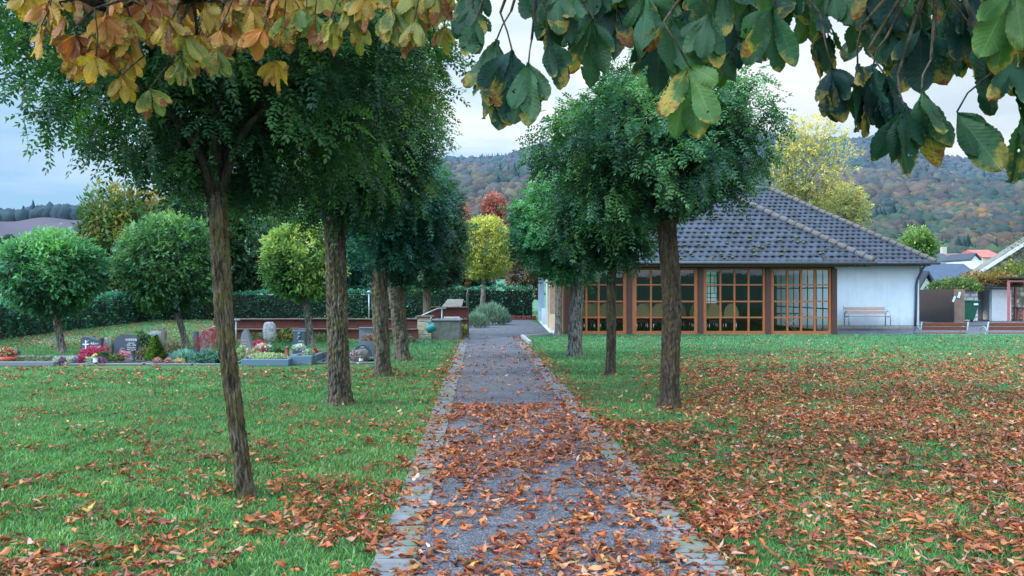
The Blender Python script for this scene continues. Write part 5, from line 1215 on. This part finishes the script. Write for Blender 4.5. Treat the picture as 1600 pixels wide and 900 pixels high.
for k,(px,pal,lab) in enumerate(((88,SIL,'silver leaved plant at the left end of the grave row'),(98,PUR,'purple leaved plant beside the first silver one'),(109,SIL,'silver leaved plant between two dark purple ones'),(121,PUR,'dark purple heuchera left of the red cyclamen'),(130,MAR,'deep red cyclamen in the front grave row'),(140,SIL,'silver plant just right of the red cyclamen'),(158,PUR,'lilac heather at the right end of the front grave row'))):
    plant(lab,px,17.2,.05,.12,.13,140,.06,pal,620+k)
plant('dark green creeping plants filling the far left grave',40,17.7,.06,.75,.08,500,.07,[(.08,.13,.07),(.14,.18,.1)],629,'ground cover','ground_cover',kind='stuff')
plant('dark dense conifer shrub behind the cone conifer',222,19.2,.1,.35,.55,700,.09,DG,630,'bush','shrub')
plant('brownish twiggy shrub right of the wooden cross',268,18.8,.05,.3,.42,500,.07,[(.14,.12,.07),(.2,.17,.1),(.1,.12,.06)],631,'bush','shrub')
plant('sparse brownish shrub left of the cone conifer',224,18.0,.05,.15,.3,250,.06,[(.2,.17,.1),(.12,.13,.07)],632,'bush','shrub')
plant('pale blue fescue grass cushion in the grave bed',286,17.8,.02,.30,.24,900,.16,[(.16,.34,.36),(.12,.28,.30),(.25,.42,.42)],633,'grass cushion','blue_fescue',spike=1)
plant('pink bud heather at the foot of the cone conifer, left',246,17.25,.03,.1,.12,160,.06,[(.5,.28,.32),(.4,.2,.24)],634,'heather','heather')
plant('pink bud heather right of the wooden cross foot',263,17.25,.03,.1,.13,160,.06,[(.5,.28,.32),(.45,.22,.28)],635,'heather','heather')
plant('orange beige flowers before the blue fescue',281,17.4,.03,.13,.1,150,.05,[(.55,.38,.2),(.6,.45,.3)],636,'flowers','flower_bunch')
plant('dark teal low conifer in front of the red maple',325,17.6,.03,.42,.24,700,.08,[(.03,.12,.10),(.06,.18,.14),(.10,.22,.16)],637,'bush','shrub')
plant('round red leaved maple bush beside the leaning trunk',328,18.5,.28,.36,.45,1500,.07,MAR,638,'maple bush','japanese_maple',spike=.3)
plant('red heather bed between stele and carved stone',400,19.4,.12,.32,.30,700,.06,MAG,639,'heather','heather')
plant('white and pink potted flowers before the carved stone',409,18.2,.28,.18,.14,260,.06,[(.7,.65,.65),(.6,.35,.4),(.2,.3,.12)],640,'flowers','flower_bunch')
plant('dark green fern like plant right of the potted flowers',433,18.1,.08,.18,.25,300,.09,DG,641,'fern','fern')
plant('white green ground cover filling the blue bordered bed',416,17.6,.10,.48,.14,1500,.05,LGc,642,'ground cover','ground_cover')
plant('pale green hosta leaves at the foot of the pointed stele',378,18.2,.05,.11,.32,150,.10,LGc,643,'hosta','hosta')
plant('dried beige grasses beside the pointed stele',391,18.0,.04,.10,.26,120,.14,[(.42,.34,.2),(.35,.28,.16)],644,'dry grass','dry_grass',spike=1)
plant('pale blue round flower cushion at the foot of the dark stele',482,17.5,.06,.17,.3,500,.06,SIL,645,'plant')
plant('white rose bunch at the foot of the dark stele',468,18.1,.3,.15,.1,200,.06,[(.5,.6,.65),(.6,.68,.7)],646,'flowers','flower_bunch')
plant('red flower bunch right of the dark stele',491,18.3,.12,.12,.16,200,.06,[(.5,.02,.06),(.4,.02,.06)],647,'flowers','flower_bunch')
plant('mauve heather between red flowers and thick trunk',503,18.3,.1,.15,.14,200,.05,[(.3,.15,.25),(.2,.18,.2)],648,'heather','heather')
plant('pink and white flowers on the small brown stone',554,17.7,.1,.16,.17,260,.05,[(.4,.15,.25),(.6,.55,.6),(.1,.12,.2)],649,'flowers','flower_bunch')
plant('reddish brown flower bowl on the grave behind the round headstone',576,19.3,.4,.18,.16,200,.06,[(.35,.15,.15),(.4,.2,.18),(.12,.15,.07)],650,'flowers','flower_bunch')
plant('yellow roses in front of the red wall, left of the third trunk',449,24.5,.15,.42,.32,400,.09,[(.55,.42,.08),(.08,.14,.05),(.05,.10,.04)],651,'roses','rose_bush')
plant('low green rose bushes under the red wall, left part',425,25,.02,.9,.3,600,.09,[(.05,.10,.05),(.10,.14,.06)],652,'bush','shrub')
plant('low green border plants under the red wall, middle part',500,25,.02,.7,.25,500,.09,[(.06,.13,.05),(.10,.18,.07)],653,'bush','shrub')
plant('low green border plants under the red wall, right part',612,24.5,.02,.8,.32,600,.09,[(.06,.10,.05),(.12,.14,.07)],654,'bush','shrub')
plant('small yellow green plant at the trough corner',722,27.5,.0,.25,.5,300,.1,[(.2,.22,.06),(.08,.14,.05)],655,'bush','shrub')
# planter at left edge
t=thing('flower_pot','orange red bowl of red and white flowers at the left edge','planter',(X_(12,17.4),17.4,0))
mb=MB(); mb.lathe((X_(12,17.4),17.4,.02),[(.10,0),(.18,.05),(.2,.14),(.17,.15)],18); mb.build('bowl',M['red'],t)
o=clump('flowers','x','x',X_(11,17.4),17.4,.16,.19,.16,.2,400,.06,[(.55,.06,.04),(.6,.6,.58),(.1,.18,.06),(.4,.04,.04)],660); del o['label']; del o['category']; o.parent=t; o.location=(o.location[0]-t.location[0],0,.16)
# terracotta pot, lanterns
t=thing('flower_pot','small terracotta pot below the white and pink flowers','pot',(X_(406,18.2),18.2,.08)); mb=MB(); mb.lathe((X_(406,18.2),18.2,.08),[(.05,0),(.07,.12),(.08,.16),(.06,.16)],14); mb.build('bowl',M['terra'],t)
def lantern(label,px,d,z,h,m):
    t=thing('grave_lantern',label,'lantern',(X_(px,d),d,z)); x=X_(px,d)
    mb=MB(); mb.lathe((x,d,z),[(.04,0),(.05,.02),(.045,.03),(.045,h-.05),(.05,h-.04)],12); mb.build('body',M[m],t)
    mb=MB(); mb.lathe((x,d,z+h-.04),[(.055,0),(.04,.025),(.012,.045),(.012,.06)],12); mb.build('lid',M['dkmetal'],t); return t
lantern('red grave lantern left of the dark stele',449,17.9,.1,.26,'red'); lantern('dark slim grave lantern on the flowery grave',208,17.6,.05,.26,'dkmetal'); lantern('dark small lantern beside the wooden cross',264,18,.0,.2,'dkmetal')
lantern('white grave light by the pink and white flowers',564,17.55,.05,.12,'letter'); lantern('white grave light at the foot of the pointed stele',385,17.1,.1,.1,'letter'); lantern('white grave light before the carved stone',422,18.4,.3,.12,'letter')
lantern('white little lamp among the silver plants',149,17.1,.06,.16,'letter')
# cone conifer
r=np.random.default_rng(670); n=2600; t_=r.uniform(0,1,n)**.7; th=r.uniform(0,2*PI,n); x0,y0=X_(243,17.8),17.8; rad=(.02+.19*t_)*(1+.12*np.sin(th*5+t_*20)); 
P=np.stack([x0+np.cos(th)*rad,y0+np.sin(th)*rad,.05+.55*(1-t_)],1); A=unit(np.stack([np.cos(th)*.5,np.sin(th)*.5,np.ones(n)*.8],1)+r.normal(size=(n,3))*.3); S=unit(np.cross(A,r.normal(size=(n,3)))); ls=.06*r.uniform(.6,1.2,n)
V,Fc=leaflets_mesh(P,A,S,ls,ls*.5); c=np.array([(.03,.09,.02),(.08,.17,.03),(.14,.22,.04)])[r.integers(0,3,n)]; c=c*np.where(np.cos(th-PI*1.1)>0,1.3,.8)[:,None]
t=thing('cone_conifer','small green cone shaped conifer on a grave','conifer',(x0,y0,0)); fast('crown',V,Fc,M['leaf'],t,col=np.repeat(c,4,0)); mb=MB(); mb.tube([(x0,y0,0),(x0,y0,.5)],[.02,.008],6); mb.build('trunk',M['bark'],t)
# wooden cross
x0=X_(255,18.0); t=thing('wooden_cross','slim weathered wooden cross behind the cone conifer','cross',(x0,18.0,0))
mb=MB(); mb.bb(x0-.03,x0+.03,17.98,18.02,0,.62); mb.bb(x0-.19,x0-.03,17.985,18.015,.43,.48); mb.bb(x0+.03,x0+.19,17.985,18.015,.43,.48); mb.build('cross_beams',M['weathered'],t)
rockmesh('boulder','pale rounded rock behind the wooden cross, left one',X_(243,20.5),20.5,.33,.22,.15,.3,'carved',604); rockmesh('boulder','split grey rock behind the wooden cross, right one',X_(256,20.3),20.3,.4,.07,.1,.32,'rock_b',605); rockmesh('boulder','low broad stone behind the brown shrub',X_(266,20.4),20.4,.16,.35,.15,.15,'rock',606)
# ------------------------------------------------------------------ red sandstone terraces
M['sand_red']=brickmat('red_sandstone_blocks',(.14,.034,.03),(.10,.028,.026),(.06,.02,.02),1,1.4,.5,.012)
M['coping']=simple('pale_coping',(.15,.10,.085),(.09,.065,.06),12,.9,.6,.02)
def redwall(label,x0,x1,y,tiers,px=None):
    t=thing('terrace_wall',label,'wall',((x0+x1)/2,y,0))
    for i,(z0,z1,dy) in enumerate(tiers):
        mb=MB(); mb.bb(x0,x1,y+dy,y+dy+.25,z0,z1); mb.build('stone_course',M['sand_red'],t)
        mb=MB(); rr=random.Random(i+9); x=x0
        while x<x1-.05:
            w=min(rr.uniform(.15,.6),x1-x); mb.box((x+w/2,y+dy+.1,z1+.01+rr.uniform(0,.02)),(w-.01,.32,.035+rr.uniform(0,.02)),bevel=.01); x+=w
        mb.build('coping',M['coping'],t)
    return t
YW=26.2
redwall('low red sandstone terrace wall in two courses behind the graves',X_(328,YW),X_(652,YW),YW,[(0.0,.34,0),(.38,.66,.35)])
redwall('raised red sandstone wall beside the stone trough',X_(660,29.5),X_(731,29.5),29.5,[(0,.55,0),(.62,1.0,.3)])
mb=MB(); 
for k in range(9): mb.box((X_(695+2.7*k,29.4),29.35,.62),(.06,.1,.10),rz=k*.5,bevel=.015)
o=mb.build('pale_stones',M['lightplaster']); tag(o,'row of pale stones in the gap of the raised red wall','stones')
# earth terrace between
mb=MB(); mb.bb(X_(328,YW)-.0,X_(640,YW),YW+.61,YW+3,-.1,.55); tag(mb.build('terrace_soil',M['lawn']),kind='structure')
# handrails
def rail(label,pts,posts,m='galv'):
    t=thing('handrail',label,'handrail',pts[0]); mb=MB(); mb.tube(pts,.028,8); mb.build('rail',M[m],t)
    for p in posts:
        mb=MB(); mb.tube([p[:3],(p[0],p[1],p[2]-1.0 if len(p)<4 else p[3])],.024,8); mb.build('post',M[m],t)
    return t
d=24.5
rail('grey steel handrail sloping beside the leaning trunk',[(X_(322,d),d,Z_(516,d)),(X_(350,d),d,Z_(505,d)),(X_(367,d),d,Z_(500,d)),(X_(375,d),d,Z_(500,d))],[(X_(369,d),d,Z_(500,d)-.01),(X_(325,d),d,Z_(515,d)-.01,0)])
d=27.8
rail('grey steel handrail sloping down behind the stone trough',[(X_(646,d),d,Z_(499,d)),(X_(684,d),d,Z_(482,d)),(X_(697,d),d,Z_(481.5,d))],[(X_(690.5,d),d,Z_(482,d)-.01,0.0),(X_(650,d),d,Z_(498,d)-.01,0.0)])
# pillar & trough & watering can
t=thing('stone_pillar','square beige sandstone pillar left of the water trough','pillar',(X_(662,26.6),26.6,0)); mb=MB(); x=X_(664,26.6)
for k in range(5): mb.box((x,26.7,.08+k*.145),(.5-.01*(k%2),.4,.14),bevel=.012)
mb.build('stone_blocks',M['stonecol'],t); mb=MB(); mb.box((x,26.7,.765),(.6,.5,.07),bevel=.015); mb.build('cap',M['coping'],t)
M['concrete']=simple('mossy_concrete',(.15,.15,.14),(.08,.085,.08),7,.9,.6,.01,c3=(.07,.085,.06),s3=2)
t=thing('water_trough','dark stained stone water trough at the path edge','trough',(X_(697,26),26,0)); x0,x1=X_(676,26),X_(718,26)
mb=MB(); mb.bb(x0,x1,26,26.1,0,.64); mb.bb(x0,x1,26.9,27.0,0,.64); mb.bb(x0,x0+.1,26.1,26.9,0,.64); mb.bb(x1-.1,x1,26.1,26.9,0,.64); mb.build('basin',M['concrete'],t)
mb=MB(); mb.bb(x0-.03,x1+.04,25.96,26.12,.642,.69,bevel=.01); mb.bb(x0-.03,x1+.04,26.88,27.04,.642,.69,bevel=.01); mb.bb(x0-.03,x0+.13,26.12,26.88,.642,.688); mb.bb(x1-.09,x1+.04,26.12,26.88,.642,.688); mb.build('rim',M['granite_g'],t)
def water():
    m,nt=mat('trough_water'); p=nd(nt,'ShaderNodeBsdfPrincipled'); p.inputs['Base Color'].default_value=(.02,.05,.07,1); p.inputs['Roughness'].default_value=.06; L(nt,bump(nt,noise(nt,coords(nt),12,3,.5),.1,.01),p.inputs['Normal']); out(nt,p.outputs[0]); return m
mb=MB(); mb.sheet([(x0+.1,26.1),(x1-.1,26.1),(x1-.1,26.9),(x0+.1,26.9)],.6); mb.build('water',water(),t)
M['teal']=simple('teal_plastic',(.02,.20,.20),(.015,.15,.15),5,.35,.03)
xx=X_(673,25.6); t=thing('watering_can','teal plastic watering can hanging tilted beside the trough','watering can',(xx,25.6,.35))
def rot(p,a=R(118)):   # tilt about Y through the hook
    x,z=p[0],p[2]; x*=1.15; z*=1.15; return (xx+x*math.cos(a)-z*math.sin(a),25.6+p[1]*1.15,.42+x*math.sin(a)+z*math.cos(a))
mb=MB(); b=MB().lathe((0,0,-.14),[(.11,0),(.125,.02),(.12,.2),(.10,.26),(.085,.27)],20); mb.add([rot(v) for v in b.v],b.f,True); mb.build('body',M['teal'],t)
mb=MB(); mb.tube([rot(p) for p in ((.10,0,-.08),(.2,0,0),(.33,0,.16))],[.032,.022,.014],8); b=MB().lathe((0,0,0),[(.015,0),(.045,.05),(.0,.055)],12); mb.build('spout',M['teal'],t)
mb=MB(); mb.tube([rot(p) for p in ((-.10,0,.02),(-.2,0,.06),(-.2,0,.2),(-.08,0,.27),(.02,0,.26),(.08,0,.12))],.014,7); mb.build('handle',M['teal'],t)
mb=MB(); mb.tube([(xx,25.85,0),(xx,25.85,.78),(xx,25.7,.78),(xx,25.62,.70)],.014,7); o=mb.build('can_hook_post',M['galv']); tag(o,'thin steel hook post holding the teal watering can','post')
# roofed notice box above the raised wall
d=31.2; x=X_(708,d); t=thing('roofed_wooden_box','weathered wooden box with slanting roof above the raised wall','box',(x,d,.6))
mb=MB(); a=X_(690,d);b=X_(721,d); mb.add([(a,d,Z_(481,d)),(b,d,Z_(481,d)),(b+.06,d+.5,Z_(469,d)),(a+.2,d+.5,Z_(469,d)),(a,d,Z_(479.5,d)),(b,d,Z_(479.5,d)),(b+.06,d+.5,Z_(467.5,d)),(a+.2,d+.5,Z_(467.5,d))],[(0,1,2,3),(4,7,6,5),(0,4,5,1),(1,5,6,2),(0,3,7,4),(2,6,7,3)])
mb.build('lid',M['weathered'],t); mb=MB(); mb.bb(a+.08,b-.05,d+.06,d+.5,0,Z_(481.5,d)); mb.build('case',M['weathered'],t)
# posts
d=30; x=X_(731,d); mb=MB(); mb.tube([(x,d,0),(x-.02,d,1.5),(x+.02,d,1.68),(x+.12,d,1.72)],.045,8); tag(mb.build('metal_post',M['dkmetal']),'dark curved metal post at the end of the raised wall','post')
d=40; x=X_(576.5,d); t=thing('metal_pole','thin pale blue pole with a small cap before the hedge','pole',(x,d,0)); mb=MB(); mb.tube([(x,d,0),(x,d,Z_(458,d))],.035,8); mb.build('shaft',M['galv'],t); mb=MB(); mb.lathe((x,d,Z_(458,d)),[(.08,0),(.12,.05),(.05,.13)],10); mb.build('cap',M['galv'],t)
# lavender shrub, brick edging
plant('large grey green lavender like shrub beside the far path',766,38,.1,1.05,.95,2200,.3,[(.16,.25,.22),(.22,.32,.28),(.10,.18,.14)],680,'shrub','lavender_shrub',spike=.8)
plant('grey green lower shrub left of the large one',744,35,.05,.55,.6,900,.25,[(.14,.22,.19),(.20,.30,.26),(.10,.17,.12)],681,'shrub','lavender_shrub',spike=.8)
mb=MB(); x=-.7
while x<1.3: mb.box((x,44.9,.12),(.26,.2,.24),bevel=.03); x+=.28
o=mb.build('brick_edging',M['sand_red']); tag(o,'low row of brown edging blocks under the back hedge','edging')
mb=MB(); mb.prism([(X_(22,23.5),0),(X_(40,23.5),.08),(X_(95,23.5),.02),(X_(85,23.5),0)],23.5,23.9)
# low stones left
rockmesh('boulder','low grey stones lying in the grass at the far left',X_(8,19.5),19.5,.1,.4,.15,.12,'rock_b',607)
# bank path strip
mb=MB(); mb.sheet([(X_(92,26),24.5),(X_(128,24.5),23.0),(X_(128,26),26.5),(X_(118,30),30),(X_(108,32),32)],.006)
o=mb.build('gravel_path',simple('pale_gravel_path',(.24,.20,.20),(.17,.14,.14),20,.95,.4)); tag(o,kind='structure')
# ------------------------------------------------------------------ camera, sky, sun
cam=bpy.data.cameras.new('camera'); co_=bpy.data.objects.new('camera',cam); C.objects.link(co_)
co_.location=(0,0,EYE); co_.rotation_euler=(R(90),0,0); cam.sensor_width=36; cam.lens=36*F/1600; cam.shift_y=(HZ-450)/1600; cam.clip_end=5000; cam.clip_start=.05
bpy.context.scene.camera=co_
SUN_EL,SUN_AZ=34,-104      # azimuth measured from +Y toward +X
sun=bpy.data.lights.new('sun','SUN'); so=bpy.data.objects.new('sun',sun); C.objects.link(so)
sun.energy=3.8; sun.angle=R(16); sun.color=(1,.93,.80)
dv=Vector((math.sin(R(SUN_AZ))*math.cos(R(SUN_EL)),math.cos(R(SUN_AZ))*math.cos(R(SUN_EL)),math.sin(R(SUN_EL))))
so.rotation_euler=dv.to_track_quat('Z','Y').to_euler(); so.location=dv*30
w=bpy.data.worlds.new('World'); bpy.context.scene.world=w; w.use_nodes=True; nt=w.node_tree
for n in list(nt.nodes): nt.nodes.remove(n)
sky=nd(nt,'ShaderNodeTexSky',sky_type='NISHITA'); sky.sun_disc=False; sky.sun_elevation=R(SUN_EL); sky.sun_rotation=R(SUN_AZ); sky.dust_density=1.5; sky.altitude=200
skl=mix(nt,sky.outputs[0],(.085,.085,.085),1.0,'MULTIPLY')
tc=nd(nt,'ShaderNodeTexCoord'); sx=nd(nt,'ShaderNodeSeparateXYZ'); L(nt,tc.outputs['Generated'],sx.inputs[0])
zc=math_(nt,'ADD',math_(nt,'MAXIMUM',sx.outputs[2],0.0),.12)
cx_=nd(nt,'ShaderNodeCombineXYZ'); L(nt,math_(nt,'DIVIDE',sx.outputs[0],zc),cx_.inputs[0]); L(nt,math_(nt,'DIVIDE',sx.outputs[1],zc),cx_.inputs[1])
mpp=nd(nt,'ShaderNodeMapping'); mpp.inputs['Scale'].default_value=(.55,.75,1); mpp.inputs['Location'].default_value=(2.2,.4,0); L(nt,cx_.outputs[0],mpp.inputs[0])
n1=noise(nt,mpp.outputs[0],1.1,7,.58,.35); n2=noise(nt,mpp.outputs[0],2.8,5,.55)
# brighter and whiter toward the right/middle, bluer and greyer low at the left
lr=ramp(nt,math_(nt,'MULTIPLY_ADD' if False else 'ADD',math_(nt,'MULTIPLY',sx.outputs[0],.9),.5),[(.05,0.0),(.55,1.0)])
el=ramp(nt,sx.outputs[2],[(.0,0.0),(.30,1.0)])
cov=math_(nt,'ADD',math_(nt,'ADD',math_(nt,'MULTIPLY',lr,.24),math_(nt,'MULTIPLY',el,.10)),n1)
white=mix(nt,(.76,.88,.98),(1.08,1.09,1.1),ramp(nt,n2,[(.35,0.0),(.62,1.0)]))
white=mix(nt,(.52,.72,.93),white,lr)
blue=mix(nt,(.33,.56,.84),(.44,.70,.98),lr)
cl=mix(nt,blue,white,ramp(nt,cov,[(.54,0.0),(.76,1.0)]))
cl=mix(nt,cl,skl,.08)
zen=ramp(nt,sx.outputs[2],[(.34,(1,1,1)),(.75,(2.1,2.4,2.7))])
cl=mix(nt,cl,zen,1.0,'MULTIPLY')
dd_=math_(nt,'ADD',math_(nt,'ADD',math_(nt,'MULTIPLY',sx.outputs[1],-.34),math_(nt,'MULTIPLY',sx.outputs[0],-.36)),.5); bk=ramp(nt,dd_,[(.0,(.85,.9,.95)),(.12,(1.12,1.14,1.13)),(.52,(1.2,1.22,1.2)),(.9,(3.2,3.2,3.05))]); cl=mix(nt,cl,bk,1.0,'MULTIPLY')
bg=nd(nt,'ShaderNodeBackground'); bg.inputs[1].default_value=1.0; L(nt,cl,bg.inputs[0])
wo=nd(nt,'ShaderNodeOutputWorld'); L(nt,bg.outputs[0],wo.inputs[0])
sc=bpy.context.scene; sc.view_settings.view_transform='Standard'; sc.view_settings.look='None'; sc.view_settings.exposure=0
sc.cycles.max_bounces=6; sc.cycles.diffuse_bounces=3; sc.cycles.transmission_bounces=4; sc.cycles.transparent_max_bounces=12
